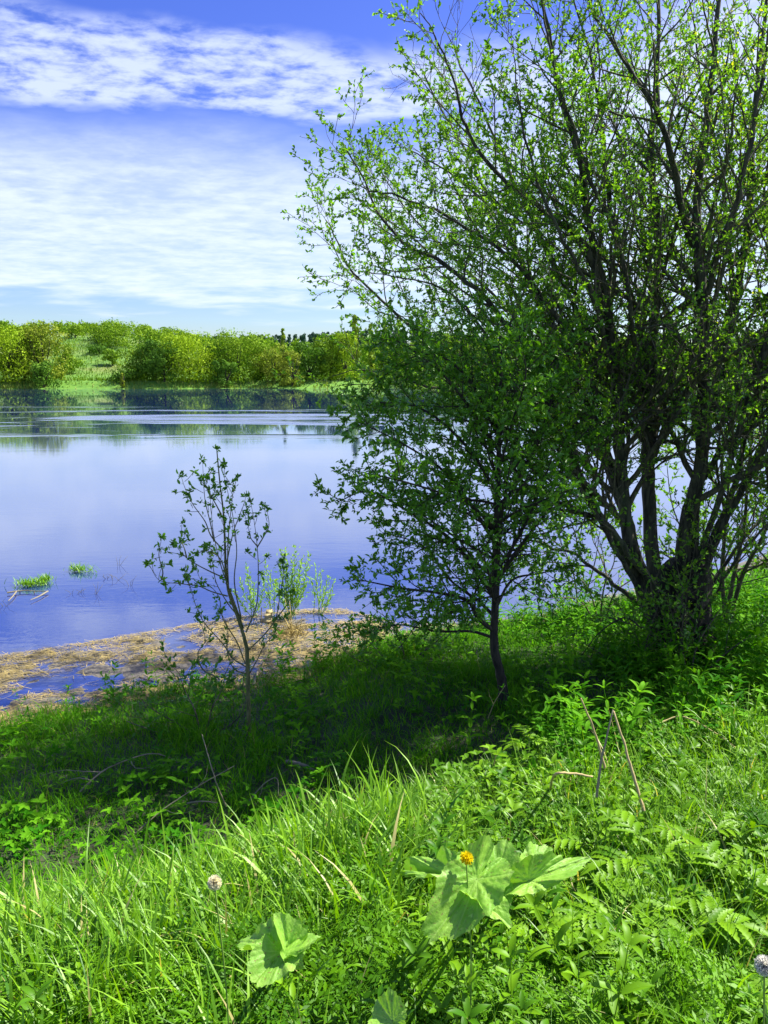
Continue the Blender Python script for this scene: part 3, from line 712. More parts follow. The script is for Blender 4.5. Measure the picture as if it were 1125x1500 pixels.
# reeds and low growth along the far waterline
n = 16000; X = fr.uniform(-95, 95, n); cl = wn(X * .35, X * 0 + 2, 1.0); keep = fr.random(n) < np.clip(.25 + cl * .9, .05, .8); X = X[keep]; n = len(X)
Y = far_shore(X) + fr.uniform(-.5, 3.2, n) ** 1.0; Z = height(X, Y)
L = fr.uniform(.35, 1.3, n) * (.6 + .5 * np.clip(wn(X * .35, X * 0 + 2, 1), 0, 1))
rng_b = fr.uniform(0, 6.28, n)
g = Geo(); blades(g, np.stack([X, Y, Z - .05], 1), rng_b, L, fr.uniform(.06, .16, n), fr.uniform(0, .3, n), fr.uniform(0, .8, n), fr.random(n) * .84, rows=3)
o = g.build('reeds', leaf_mat('bank_reeds', (.14, .24, .03), (.30, .34, .09), trans=.3, gloss=.1)); tag(o, kind='stuff')
n = 22000; X = fr.uniform(-75, 20, n); Y = far_shore(X) + fr.uniform(2, 55, n); Z = height(X, Y)
g = Geo(); blades(g, np.stack([X, Y, Z - .03], 1), fr.uniform(0, 6.28, n), fr.uniform(.2, .7, n), fr.uniform(.08, .2, n), fr.uniform(0, .4, n), fr.uniform(0, .9, n), fr.random(n) * .84, rows=3)
o = g.build('meadow_grass', leaf_mat('meadow_grass_blade', (.08, .19, .012), (.17, .27, .03), trans=.3, gloss=.1)); tag(o, kind='stuff')

# ------------------------------------------------------------------ plant templates
def pinch(L, W, nseg, droop, fold=.12, serr=0.0, r=rng):
    """pointed leaf along +Y: returns V, F4 (two halves with a raised fold)"""
    tt = np.linspace(0, 1, nseg + 1); w = W * .5 * np.sin(np.clip(tt * .93 + .07, 0, 1) * math.pi) ** .7 * (1 - .35 * tt)
    if serr: w = w * (1 + serr * ((np.arange(nseg + 1) % 2) * 2 - 1)); 
    w[-1] = 0.0005
    ang = droop * tt; y = np.concatenate([[0], np.cumsum(np.cos(ang[:-1]))]) / nseg * L; z = -np.concatenate([[0], np.cumsum(np.sin(ang[:-1]))]) / nseg * L
    Lf = np.stack([-w, y, z + w * fold * 3], 1); C = np.stack([w * 0, y, z], 1); Rt = np.stack([w, y, z + w * fold * 3], 1)
    V = np.stack([Lf, C, Rt], 1).reshape(-1, 3); F = []
    for i in range(nseg):
        a = i * 3; F += [(a, a + 1, a + 4, a + 3), (a + 1, a + 2, a + 5, a + 4)]
    return V, np.array(F)
def place(V, p, d, upv=(0, 0, 1)):
    d = norm(d); x = norm(np.cross(d, upv)); n = np.cross(x, d)
    return V[:, :1] * x + V[:, 1:2] * d + V[:, 2:] * n + p
def tpl(g):
    V, F4, F3, A = g.arrays(); return V, F4, F3, A
def frond(g, r, p, head, L, rise, pairs=7):
    """twice-divided feathery leaf"""
    tt = np.linspace(0, 1, 12); ang = rise - tt * (rise + .25)
    hd = np.array([math.cos(head), math.sin(head), 0])
    step = L / 11; pts = [np.array(p, float)]
    for q in ang[:-1]: pts.append(pts[-1] + (hd * math.cos(q) + np.array([0, 0, math.sin(q)])) * step)
    pts = np.array(pts); side = np.array([-hd[1], hd[0], 0])
    tube(g, pts[::2], .0013, 3, a=.5, cap=False)
    P = []; D = []; LL = []
    for i in range(pairs + 1):
        f = .34 + .62 * i / pairs; x = f * 11; k = min(int(x), 10); c = pts[k] + (pts[k + 1] - pts[k]) * (x - k); tg = norm(pts[k + 1] - pts[k])
        pl = L * .36 * (1 - ((f - .42) / .62) ** 2 * .85) * r.uniform(.85, 1.1)
        for s in (-1, 1):
            d = norm(tg * .55 + side * s + np.array([0, 0, r.uniform(-.15, .2)]))
            m = 5; e = np.cross(d, np.array([0, 0, 1.0]))
            for j in range(m):
                q = c + d * pl * (j + .6) / m; ll = pl * .40 * (1 - .5 * j / m)
                for s2 in (-1, 1): P.append(q); D.append(d * .75 + e * s2 * .9); LL.append(ll)
            P.append(c + d * pl * .95); D.append(d); LL.append(pl * .25)
    P = np.array(P); LL = np.array(LL) * r.uniform(.8, 1.2, len(P))
    leaves(g, P, np.array(D) + r.normal(size=P.shape) * .12, LL, LL * .42, r.uniform(.2, .8, len(P)), flat=1.2, tmpl=(np.array([[0, 0, 0], [-.4, .5, .05], [0, 1, 0], [.4, .5, .05]]), np.array([[0, 3, 2, 1]])))
def T_fern(r, n=5, L=.22):
    g = Geo()
    for i in range(n): frond(g, r, (r.normal() * .01, r.normal() * .01, 0), i / n * 6.28 + r.normal() * .35, L * r.uniform(.75, 1.2), r.uniform(.75, 1.25), 6)
    return tpl(g)
def T_herb(r, H=.30, pairs=6, LL=.075, W=.42):
    """upright stem with opposite pointed toothed leaves"""
    g = Geo(); lean = r.normal(size=2) * .16; pts = np.array([(lean[0] * (k / 5) ** 2 * H, lean[1] * (k / 5) ** 2 * H, H * k / 5) for k in range(6)])
    tube(g, pts, np.linspace(.0028, .0013, 6), 3, a=.45, cap=False)
    for i in range(pairs):
        f = .18 + .8 * i / (pairs - 1); k = min(int(f * 5), 4); c = pts[k] + (pts[k + 1] - pts[k]) * (f * 5 - k); L = LL * (1.15 - .65 * f) * r.uniform(.85, 1.2)
        for s in range(2 if i < pairs - 1 else 4):
            az = i * 1.57 + s * (3.14 if i < pairs - 1 else 1.57) + r.normal() * .2; el = .25 + .5 * f + r.normal() * .1
            V, F = pinch(L, L * W, 5, r.uniform(.5, 1.1), serr=.10)
            d = np.array([math.cos(az) * math.cos(el), math.sin(az) * math.cos(el), math.sin(el)])
            g.add(place(V, c + d * .008, d), F, None, .5 + r.normal() * .2)
    return tpl(g)
def T_low(r, n=9, R_=.09, L=.032):
    """spreading ground herb with small leaves"""
    g = Geo()
    for i in range(n):
        az = r.uniform(0, 6.28); q = r.uniform(.2, 1) * R_; h = r.uniform(.02, .13); c = np.array([math.cos(az) * q, math.sin(az) * q, h])
        tube(g, [(0, 0, 0), c * (.5, .5, .7), c], .0009, 3, a=.4, cap=False)
        for k in range(3):
            a2 = az + (k - 1) * 1.5 + r.normal() * .3; V, F = pinch(L * r.uniform(.7, 1.2), L * .6, 3, r.uniform(.2, .9))
            g.add(place(V, c, np.array([math.cos(a2), math.sin(a2), r.uniform(-.1, .5)])), F, None, .5 + r.normal() * .2)
    return tpl(g)
tr_ = np.random.default_rng(5)
TF = [T_fern(tr_, 6, .29) for _ in range(5)]; TH = [T_herb(tr_, .26 + .03 * k, 5 + k % 2, .080 + .008 * k, .28 + .05 * (k % 3)) for k in range(6)]; TL = [T_low(tr_, 8, .11, .042) for _ in range(5)]

# sampling of ground positions visible in the picture
def frustum_pts(n, y0, y1, margin=1.06, power=1.0):
    Y = y0 + (y1 - y0) * rng.random(n) ** power; X = (rng.random(n) * 2 - 1) * Y * .50 * margin + rng.normal(size=n) * .05
    return X, Y
def on_ground(X, Y, dz=0.0): return np.stack([X, Y, height(X, Y) + dz], 1)
def crest(X, Y): return Y - .5 * X                      # < ~3.6 is the top of the bank
def sc_tpl(g, T, P, sc=(.8, 1.3), tilt=.25, spread=.2, a=None):
    n = len(P); k = rng.integers(0, len(T), n); a = rng.random(n) * .8 if a is None else a
    for i in range(len(T)):
        m = k == i
        if m.any(): instance(g, T[i], P[m], rng.uniform(0, 6.28, m.sum()), np.abs(rng.normal(size=m.sum())) * tilt, rng.uniform(*sc, m.sum()), a[m], spread)

# ---- low turf in the shade of the trees
n = 330000; X = rng.uniform(-5.5, 8.5, n); Y = rng.uniform(2.8, 11.5, n)
c = crest(X, Y); d = Ysh(X) - Y
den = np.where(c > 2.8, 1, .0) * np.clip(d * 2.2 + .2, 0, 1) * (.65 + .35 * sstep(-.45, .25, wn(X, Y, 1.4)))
vis = (np.abs(X) < Y * .54 + .2)
k = (rng.random(n) < den) & vis; X = X[k]; Y = Y[k]; n = len(X)
tuft = .6 + .9 * sstep(.0, .5, wn(X + 4, Y, 2.2))
L = rng.uniform(.06, .19, n) * tuft
g = Geo(); av = np.clip(rng.beta(2, 3, n) + .25 * wn(X, Y, .8), 0, .84); av = np.where(rng.random(n) < .025, .97, av)
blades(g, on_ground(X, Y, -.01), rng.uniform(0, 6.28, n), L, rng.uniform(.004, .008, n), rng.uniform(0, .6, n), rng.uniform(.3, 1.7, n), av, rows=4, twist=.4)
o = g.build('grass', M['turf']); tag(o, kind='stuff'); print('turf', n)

# ---- sunlit grass on the top of the bank
g = Geo()
def grass_at(X, Y, L, W, lean=(0, .45), curl=(.3, 1.9), rows=6, dry=.03):
    n = len(X); av = np.clip(rng.beta(2, 2.2, n), 0, .84); av = np.where(rng.random(n) < dry, .97, av)
    blades(g, on_ground(X, Y, -.01), rng.uniform(0, 6.28, n), L * rng.uniform(.55, 1.15, n), W * rng.uniform(.6, 1.2, n), rng.uniform(*lean, n), rng.uniform(*curl, n), av, rows=rows, twist=.3)
X, Y = frustum_pts(95000, 1.1, 6.6, power=.8); c = crest(X, Y)
k = (c < 4.15 + .2 * wn(X, Y, 1)) & (rng.random(len(X)) < .25 + .6 * sstep(-.3, .4, wn(X, Y, 1.7)) ); X = X[k]; Y = Y[k]
grass_at(X, Y, .24, .006, rows=5, dry=.05)
# tussocks of long broad blades along the crest, left and right
def tussocks(cx, cy, m, L, W, rad=.10, lean=(0, .5), curl=(.2, 1.8), dry=.03):
    m = int(m); X = np.repeat(cx, m) + rng.normal(size=len(cx) * m) * rad; Y = np.repeat(cy, m) + rng.normal(size=len(cx) * m) * rad
    grass_at(X, Y, L * rng.uniform(.6, 1.1, len(X)), W, lean, curl, rows=7, dry=dry)
X, Y = frustum_pts(1500, 2.0, 3.8); c = crest(X, Y)
k = (c > 2.75) & (c < 3.75) & (X < .15); tussocks(X[k], Y[k], 12, .50, .017, curl=(.1, 1.8), lean=(0, .35))
X, Y = frustum_pts(1500, 1.3, 2.9); k = (X < -.25); tussocks(X[k], Y[k], 7, .44, .0145)
X, Y = frustum_pts(1700, 2.4, 5.6); c = crest(X, Y); k = (c < 3.7) & (X > .8) & (X > Y * .22); tussocks(X[k], Y[k], 10, .42, .009, curl=(.1, 1.5), lean=(0, .35))
X, Y = frustum_pts(1200, 1.25, 3.6); k = (X > -.45); tussocks(X[k], Y[k], 8, .36, .0075, rad=.05)
print('sun grass', g.n)
o = g.build('tall_grass', M['grass']); tag(o, kind='stuff')

# ---- herbs
g = Geo()
X, Y = frustum_pts(2300, 1.15, 3.4, power=.9)
pr = np.where(X < .1, .75, .18) * np.where(Y > 2.6, .45, 1) * (.3 + .7 * sstep(-.3, .3, wn(X + 3, Y, 1.9)))
k = (crest(X, Y) < 3.55) & (rng.random(len(X)) < pr); X = X[k]; Y = Y[k]
dz = rng.uniform(.0, .16, len(X)); sc_tpl(g, TF, on_ground(X, Y, dz - .05), (.6, 1.2), .35, .12); print('fern', len(X))
o = g.build('feathery_herbs', M['fern']); tag(o, kind='stuff')
g = Geo()
X, Y = frustum_pts(6500, 1.1, 6.0, power=.8); c = crest(X, Y)
pr = np.where(X > .1, .48, .10) * (.2 + .8 * sstep(-.35, .3, wn(X + 7, Y + 2, 1.5))) * np.where(c > 2.4, .6, 1) * np.where(X > Y * .3, .6, 1)
pr = pr * np.where((X > .25) & (Y < 2.4), .55, 1); k = (c < np.where(X < .3, 3.4, np.where(X < 1.5, 3.6, 3.9))) & (rng.random(len(X)) < pr); sc_tpl(g, TH, on_ground(X[k], Y[k], -.02), (.55, 1.15), .3, .12); print('herb', k.sum())
X, Y = frustum_pts(9000, 1.1, 6.4, power=.8); k = (crest(X, Y) < np.where(X < .3, 3.4, 4.1)) & (rng.random(len(X)) < .20 + .4 * sstep(-.2, .4, wn(X, Y + 5, 2.0)))
sc_tpl(g, TL, on_ground(X[k], Y[k], 0), (.7, 1.5), .3, .15); print('low', k.sum())
o = g.build('leafy_herbs', M['herb']); tag(o, kind='stuff')
# goutweed and other herbs in the shade under the willow and along the waterline
g = Geo()
X = rng.uniform(1.0, 5.5, 2600); Y = rng.uniform(4.2, 9.5, 2600); c = crest(X, Y)
k = (c > 3.7) & (rng.random(2600) < .15 + .85 * sstep(-.1, .35, wn(X + 2, Y, 1.1) + .35 * (X > 2.0) - .25 * (c > 6.2))) & (np.abs(X) < Y * .55)
sc_tpl(g, TH, on_ground(X[k], Y[k], -.02), (.7, 1.4), .3, .12)
X = rng.uniform(-4, 2, 5000); Y = rng.uniform(4.0, 9, 5000); d = Ysh(X) - Y
k = (d > -.05) & (rng.random(5000) < np.where((d < .8) & (X < .0), .38, .03) * np.where(X < -2.3, .3, 1) * (.2 + .8 * sstep(-.2, .3, wn(X, Y, 1.8))))
sc_tpl(g, TH, on_ground(X[k], Y[k], -.02), (.5, 1.1), .3, .12)
X = rng.uniform(-4, 6, 9000); Y = rng.uniform(4.0, 9, 9000)
k = (crest(X, Y) > 3.7) & (Ysh(X) - Y > .1) & (rng.random(9000) < .16 * sstep(-.1, .4, wn(X, Y + 5, 1.6))); sc_tpl(g, TL, on_ground(X[k], Y[k], 0), (.7, 1.4), .3, .15)
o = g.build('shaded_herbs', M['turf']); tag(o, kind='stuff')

# ---- washed-up straw on the wet margin
def straw(g, n, dens, z=.006, L=(.04, .22)):
    X = rng.uniform(-6, 4.5, n); Y = rng.uniform(5, 12, n); k = rng.random(n) < dens(X, Y); X = X[k]; Y = Y[k]; n = len(X)
    Z = np.maximum(height(X, Y), 0) + z + rng.random(n) ** 3 * .02
    az = np.where(rng.random(n) < .6, rng.normal(size=n) * .5 + .25, rng.uniform(0, 3.14, n)); ll = rng.uniform(*L, n) * .5 * rng.uniform(.3, 1, n); ww = rng.uniform(.0012, .0035, n)
    dx, dy = np.cos(az), np.sin(az); bow = rng.normal(size=n) * .12
    c = np.stack([X, Y, Z], 1); d = np.stack([dx, dy, rng.normal(size=n) * .06], 1) * ll[:, None]; s = np.stack([-dy, dx, dx * 0], 1)
    m = c + s * (bow * ll)[:, None]
    V = np.stack([c - d - s * ww[:, None], c - d + s * ww[:, None], m + s * ww[:, None], m - s * ww[:, None], c + d + s * ww[:, None], c + d - s * ww[:, None]], 1)
    F = np.array([[0, 3, 2, 1], [3, 5, 4, 2]])[None] + (np.arange(n) * 6)[:, None, None]
    g.add(V.reshape(-1, 3), F.reshape(-1, 4), None, np.repeat(rng.random(n), 6))
def dmat(X, Y):
    a = Ysh(X) - Y; b = Yso(X) - Y; ins = (b > -.03) & (a < .5)
    rim = np.exp(-(b / .16) ** 2) * .7; heap = np.exp(-(((X + .75) / .55) ** 2 + ((Y - 8.2) / .75) ** 2)); wrack = np.exp(-((a - .0) / .35) ** 2)
    return ins * np.clip(rim + heap * .9 + wrack * .5 + .9 * sstep(-.22, .25, wn(X, Y * 1.8, 1.9)) * (X < .4), 0, 1) * np.where(X > .0, .3, 1)
g = Geo(); straw(g, 190000, lambda X, Y: dmat(X, Y) * .8); print('straw', g.n // 6)
o = g.build('washed_up_reed_litter', M['straw']); tag(o, kind='stuff')

# ------------------------------------------------------------------ single plants and finds
def GP(px, py, dz=0.0):
    """the point of the ground seen at this place of the photo, raised by dz"""
    d = ray(px, py); d = d / np.linalg.norm(d)
    for q in np.arange(1.2, 40, .01):
        p = CAM + d * q
        if p[2] <= float(np.maximum(height(p[0], p[1]), 0)) + dz: return p
    return p

def big_leaf(b, tip, w, nrm, seed, ruffle=.05, droop=.10, cup=.10):
    r = np.random.default_rng(seed); b = np.asarray(b, float); tip = np.asarray(tip, float); L = np.linalg.norm(tip - b)
    y = (tip - b) / L; x = norm(np.cross(y, norm(nrm))); n = np.cross(x, y)
    nr, na = 20, 180; th = np.linspace(-math.pi, math.pi, na, endpoint=False)
    rad = np.interp(np.abs(th) / math.pi, [0, .12, .3, .5, .7, .85, .94, 1.0], [1.0, .88, .72, .60, .56, .54, .42, .08])
    rad = rad * (1 + .05 * np.sin(th * 3 + r.uniform(0, 6)) + .05 * np.sin(th * 7 + r.uniform(0, 6)) * np.sin(th + r.uniform(0, 6)) + .03 * np.sin(th * 19 + r.uniform(0, 6)) + .018 * r.normal(size=na))
    ph = r.uniform(0, 6.28, 4); V = [[0, 0, 0]]; AT = [[1.0]]
    veins = np.array([0, .42, -.42, .85, -.85, 1.35, -1.35, 2.0, -2.0]) 
    for i in range(1, nr + 1):
        q = i / nr; X_ = rad * q * np.sin(th) * w / .56; Y_ = rad * q * np.cos(th) * L
        z = L * (ruffle * q ** 2 * (np.sin(th * 3 + ph[0]) + .8 * np.sin(th * 7 + ph[1]) * np.sin(th * 1.0 + ph[2]) + .35 * np.sin(th * 13 + ph[3])) + cup * 1.7 * np.abs(X_ / w) - droop * (Y_ / L) ** 2 * np.sign(Y_))
        dv = np.min(np.abs(th[:, None] - veins[None]), axis=1) * q
        z -= L * .016 * np.exp(-(dv / .045) ** 2) * min(1, q * 3)
        herr = np.abs(np.sin((q - dv * 1.1) * 17 + ph[3])) ** 6 * (dv > .03)
        z -= L * .007 * herr
        AT.append(np.clip(.15 + .85 * np.exp(-(dv / .016) ** 2) + .35 * herr, 0, 1))
        z += L * .007 * np.sin(X_ / w * 31 + ph[2]) * np.sin(Y_ / L * 27 + ph[1] + X_ / w * 9)
        V += list(np.stack([X_ * .5, Y_, z], 1))
    V = np.array(V); V[1:, 2] += L * .012 * wn(V[1:, 0] / L * 9 + seed, V[1:, 1] / L * 9, 1.0); F3 = [(0, 1 + (j + 1) % na, 1 + j) for j in range(na)]; F4 = []
    for i in range(nr - 1):
        a = 1 + i * na
        for j in range(na): k = (j + 1) % na; F4.append((a + j, a + k, a + na + k, a + na + j))
    W = V[:, :1] * x + V[:, 1:2] * y + V[:, 2:] * n + b
    g = Geo(); g.add(W, F4, F3, np.concatenate(AT)); return g
mbd, t = mat('burdock_leaf')
oc = t.n('ShaderNodeTexCoord').outputs['Object']; n1 = t.noise(oc, 14, 4, .6); n2 = t.noise(oc, 60, 4, .7); n5 = t.noise(oc, 130, 2, .5)
n6 = t.noise(oc, 35, 5, .75); c = t.mix(t.mr(n1, .3, .7), (.14, .36, .02), (.28, .52, .055)); c = t.mix(t.mr(n6, .58, .68), c, (.34, .52, .12)); c = t.mix(t.mr(n5, .64, .70), c, (.20, .15, .04)); c = t.mix(t.math('MULTIPLY', t.n('ShaderNodeAttribute', _attribute_name='v').outputs['Fac'], .42), c, (.44, .62, .18))
p = t.n('ShaderNodeBsdfPrincipled', Base__Color=c, Roughness=.5, Specular__IOR__Level=.4, Normal=bump(t, n2, .5, .006))
tr = t.n('ShaderNodeBsdfTranslucent', Color=t.mix(1.0, c, (1.1, 1.2, .3), 'MULTIPLY'))
finish(t, t.n('ShaderNodeMixShader', i0=.28, i1=p.outputs[0], i2=tr.outputs[0]).outputs[0])

def burdock(base_px, leaves_, label, seed):
    b = GP(*base_px, .0); T = empty('burdock', b, label, 'plant', 'burdocks in the foreground grass')
    for i, (bp, Yb, tp_, Yt, w, nrm) in enumerate(leaves_):
        B0 = PY(*bp, Yb); T1_ = PY(*tp_, Yt)
        g = big_leaf(B0, T1_, w, nrm, seed * 10 + i, ruffle=.07 + .02 * (i % 3), droop=.22, cup=.16)
        g.build('leaf', mbd, T, smooth=True)
        gs = Geo(); mid = (b + B0) / 2 + np.array([0, 0, .04]); tube(gs, catmull([b, mid, B0], 10), np.linspace(.006, .0035, 10), 6); gs.build('petiole', M['stem'], T, smooth=True)
burdock((715, 1345), [((698, 1288), 2.12, (630, 1378), 1.97, .15, (.25, -.45, .85)), ((728, 1290), 2.20, (742, 1232), 2.26, .11, (.1, -.75, .6)),
    ((775, 1290), 2.18, (860, 1256), 2.24, .085, (.1, -.6, .75)), ((700, 1318), 2.08, (750, 1348), 2.02, .10, (.4, -.2, .9)), ((780, 1275), 2.25, (805, 1236), 2.32, .09, (-.2, -.7, .6)),
    ((668, 1285), 2.22, (584, 1270), 2.32, .09, (0, -.25, .95)), ((725, 1300), 2.16, (690, 1262), 2.22, .08, (.2, -.6, .7))],
    'burdock with large pale wavy leaves under the yellow dandelion', 11)
burdock((420, 1430), [((412, 1395), 2.02, (368, 1442), 1.92, .11, (.2, -.35, .9)), ((420, 1395), 2.04, (418, 1338), 2.06, .10, (.75, -.5, .5)),
    ((408, 1392), 2.06, (352, 1368), 2.12, .13, (-.5, .1, .8)), ((430, 1398), 2.03, (470, 1366), 2.08, .11, (-.6, -.1, .6))],
    'burdock with upright cupped leaves left of the larger burdock', 22)
burdock((560, 1500), [((575, 1496), 1.80, (548, 1462), 1.86, .10, (-.6, -.1, .7))],
    'half hidden burdock leaf at the bottom edge between the two larger burdocks', 33)

# flowers
def flower_mat(name, c0, c1, rough=.6): return leaf_mat(name, c0, c1, trans=.45, gloss=.2, rough=rough, tint=(1, .97, .85))
def dandelion(px, py, z, rad, label, mpet, mcore, nper, seedy=False, cup=.5):
    c = PZ(px, py, z); b = np.array([c[0] + .02, c[1] + .01, float(height(c[0], c[1]))])
    T = empty('dandelion', b, label, 'flower'); gs = Geo(); tube(gs, catmull([b, (b + c) / 2 + (.012, 0, .02), c], 10), .0024, 6); gs.build('stem', M['stem'], T, smooth=True)
    r = np.random.default_rng(int(px)); g = Geo(); face = norm(np.array([.15, -.55, .85])); e1 = norm(np.cross(face, [1, 0, 0])); e2 = np.cross(face, e1)
    gh = Geo()
    if seedy:
        d = norm(r.normal(size=(700, 3))); P = c + d * .003; leaves(g, P, d, np.full(700, rad) * r.uniform(.8, 1.08, 700), np.full(700, rad * .22), r.random(700) * .8)
        tube(gh, [c - (0, 0, .006), c, c + (0, 0, .006)], [.002, .006, .002], 8)
    else:
        m = nper; ring = np.sqrt(r.random(m)); az = r.uniform(0, 6.28, m); el = (1 - ring) * 1.25 + .10
        d = (np.cos(az) * np.cos(el))[:, None] * e1 + (np.sin(az) * np.cos(el))[:, None] * e2 + np.sin(el)[:, None] * face
        leaves(g, c + d * .002, d, rad * (.72 + .28 * ring), np.full(m, rad * .15), r.random(m) * .8, flat=.2)
        tube(gh, [c - face * .016, c - face * .008, c], [.004, .008, .006], 9)
    g.build('flower_head', mpet, T); gh.build('bud_base', mcore, T, smooth=True); return T
dandelion(683, 1258, 1.70, .022, 'bright yellow dandelion flower above the large burdock leaves', flower_mat('yellow_petal', (.88, .74, .006), (.92, .82, .015)), M['stem'], 190)
dandelion(314, 1293, 1.66, .019, 'pale cream dandelion head on a thin stem among the long grass', flower_mat('cream_petal', (.93, .88, .62), (.96, .94, .80)), plain_mat('ochre_core', (.6, .25, .03), (.7, .35, .05)), 0, True)
dandelion(1120, 1415, 1.66, .022, 'white seed head at the right edge of the foreground plants', flower_mat('white_seed_hair', (.80, .80, .76), (.92, .92, .9)), M['dead'], 0, True)

# leafy plants that stand out at the lower right
def pinnate(g, gs, b, head, el, L, r, leaf=.085, pairs=4, mat_v=.6):
    hd = np.array([math.cos(head), math.sin(head), 0]); pts = [b]
    for k in range(8): a = el - k / 8 * (el + .15); pts.append(pts[-1] + (hd * math.cos(a) + np.array([0, 0, math.sin(a)])) * L / 8)
    pts = np.array(pts); tube(gs, pts, np.linspace(.003, .0014, 9), 4)
    side = np.array([-hd[1], hd[0], 0])
    for i in range(pairs):
        f = .42 + .5 * i / (pairs - 1); k = min(int(f * 8), 7); c = pts[k] + (pts[k + 1] - pts[k]) * (f * 8 - k); tg = norm(pts[k + 1] - pts[k])
        for s in (-1, 1):
            Ls = leaf * (1.15 - .25 * i / pairs) * r.uniform(.85, 1.15); V, F = pinch(Ls, Ls * .34, 13, r.uniform(.3, .9), fold=.15, serr=.24)
            g.add(place(V, c, tg * .7 + side * s + np.array([0, 0, .12])), F, None, np.clip(mat_v + r.normal() * .2, 0, .84))
    V, F = pinch(leaf * 1.3, leaf * .45, 9, .5, fold=.15, serr=.16); g.add(place(V, pts[-1], norm(pts[-1] - pts[-2])), F, None, mat_v)
pr_ = np.random.default_rng(91)
for px, py, H, n, leafl, lab in (
    (945, 1330, .32, 7, .105, 'tall plant with long toothed pinnate leaves right of the large burdock'),
    (1065, 1390, .30, 7, .11, 'broad plant of toothed leaves near the right edge beside the white seed head'),
    (790, 1440, .22, 6, .10, 'toothed leafed plant just below the large burdock'),
    (945, 1480, .22, 7, .10, 'plant with star of toothed leaflets at the bottom right'),
    (1070, 1490, .20, 6, .085, 'low toothed leafed plant in the bottom right corner'),
    (870, 1300, .28, 6, .075, 'lighter toothed leafed plant behind the burdock leaf tips'),
    (1030, 1290, .30, 6, .08, 'plant with arching leaves in front of the long grass at the right'),
    (660, 1490, .22, 6, .07, 'toothed leafed plant at the bottom edge under the burdock'),
    (250, 1440, .24, 6, .06, 'fine leafed plant in the lower left herbs'),
    (840, 1360, .24, 6, .10, 'jagged leafed plant touching the right side of the large burdock'),
    (900, 1400, .26, 6, .11, 'dark jagged leafed plant in the middle of the lower right herbs'),
    (1000, 1440, .26, 6, .10, 'jagged leafed plant between the pinnate plant and the right edge'),
    (1110, 1340, .30, 6, .10, 'large jagged leafed plant cut by the right edge'),
    (860, 1490, .20, 6, .095, 'jagged leafed plant at the bottom edge right of the burdocks'),
    (740, 1495, .18, 6, .085, 'low jagged leafed plant at the bottom edge below the large burdock'),
    (990, 1340, .28, 6, .09, 'bright jagged leafed plant behind the lower right herbs'),
    (1110, 1450, .24, 6, .095, 'jagged leafed plant below the white seed head'),
    (770, 1120, .18, 7, .07, 'leafy plant on the shadow edge right below the young tree trunk'),
    (560, 1260, .24, 6, .06, 'young herb standing between the dandelion and the long blades')):
    b = GP(px, py); T = empty('leafy_plant', b, lab, 'plant', 'toothed leafed plants in the foreground'); g = Geo(); gs = Geo()
    top = b + (pr_.normal() * .03, pr_.normal() * .03, H * .75); tube(gs, catmull([b, (b + top) / 2 + (.01, 0, 0), top], 8), np.linspace(.005, .003, 8), 6)
    for k in range(n):
        f = .25 + .75 * k / (n - 1); c = b + (top - b) * f
        pinnate(g, gs, c, k * 2.4 + pr_.normal() * .2, .35 + .5 * f, H * (.95 - .3 * f), pr_, leafl)
    g.build('leaves', M['herb'], T); gs.build('stem', M['stem'], T, smooth=True)

# dead stalks on the crest
def stick(name, pts, rad, mtl, label, cat, group=None, taper=.5, forks=(), rough=.08, seed=0, sides=7):
    P = np.array(pts); T = empty(name, P[0], label, cat, group) if forks else None
    g = Geo(); C = catmull(P, 6 * len(P)); C[1:-1] += np.random.default_rng(seed + 1).normal(size=(len(C) - 2, 3)) * rad * .14
    tube(g, C, rad * np.linspace(1, taper, len(C)), sides, rough=rough)
    if not forks:
        o = g.build(name, mtl, smooth=True, loc=P[0]); return tag(o, label, cat, group)
    g.build('stem', mtl, T, smooth=True)
    for f in forks:
        gf = Geo(); C = catmull(np.array(f), 14); C[1:-1] += np.random.default_rng(seed + 5).normal(size=(len(C) - 2, 3)) * rad * .3
        tube(gf, C, rad * .6 * np.linspace(1, .25, 14), 5, rough=rough); gf.build('twig', mtl, T, smooth=True)
    return T
st_ = 'dry broken stalks on the bank'
Yd = 3.75
stick('dead_stalk', [PY(886, 1125, Yd), PY(872, 1075, Yd), PY(851, 1023, Yd)], .008, M['dead'], 'short pale dead stalk leaning left, leftmost of three on the bank', 'stalk', st_)
stick('dead_stalk', [PY(943, 1188, 3.4), PY(922, 1115, 3.5), PY(899, 1042, 3.6)], .009, M['dead'], 'long pale dead stalk leaning left, the longest of three', 'stalk', st_)
stick('dead_stalk', [PY(874, 1168, 3.45), PY(882, 1110, 3.52), PY(898, 1040, 3.6)], .007, M['grey'], 'darker dead stalk that meets the tip of the longest one', 'stalk', st_)
stick('dead_stalk', [GP(718, 1140, .02), PY(727, 1105, 4.35)], .006, M['dead'], 'short pale stalk stub at the edge of the shade', 'stalk')
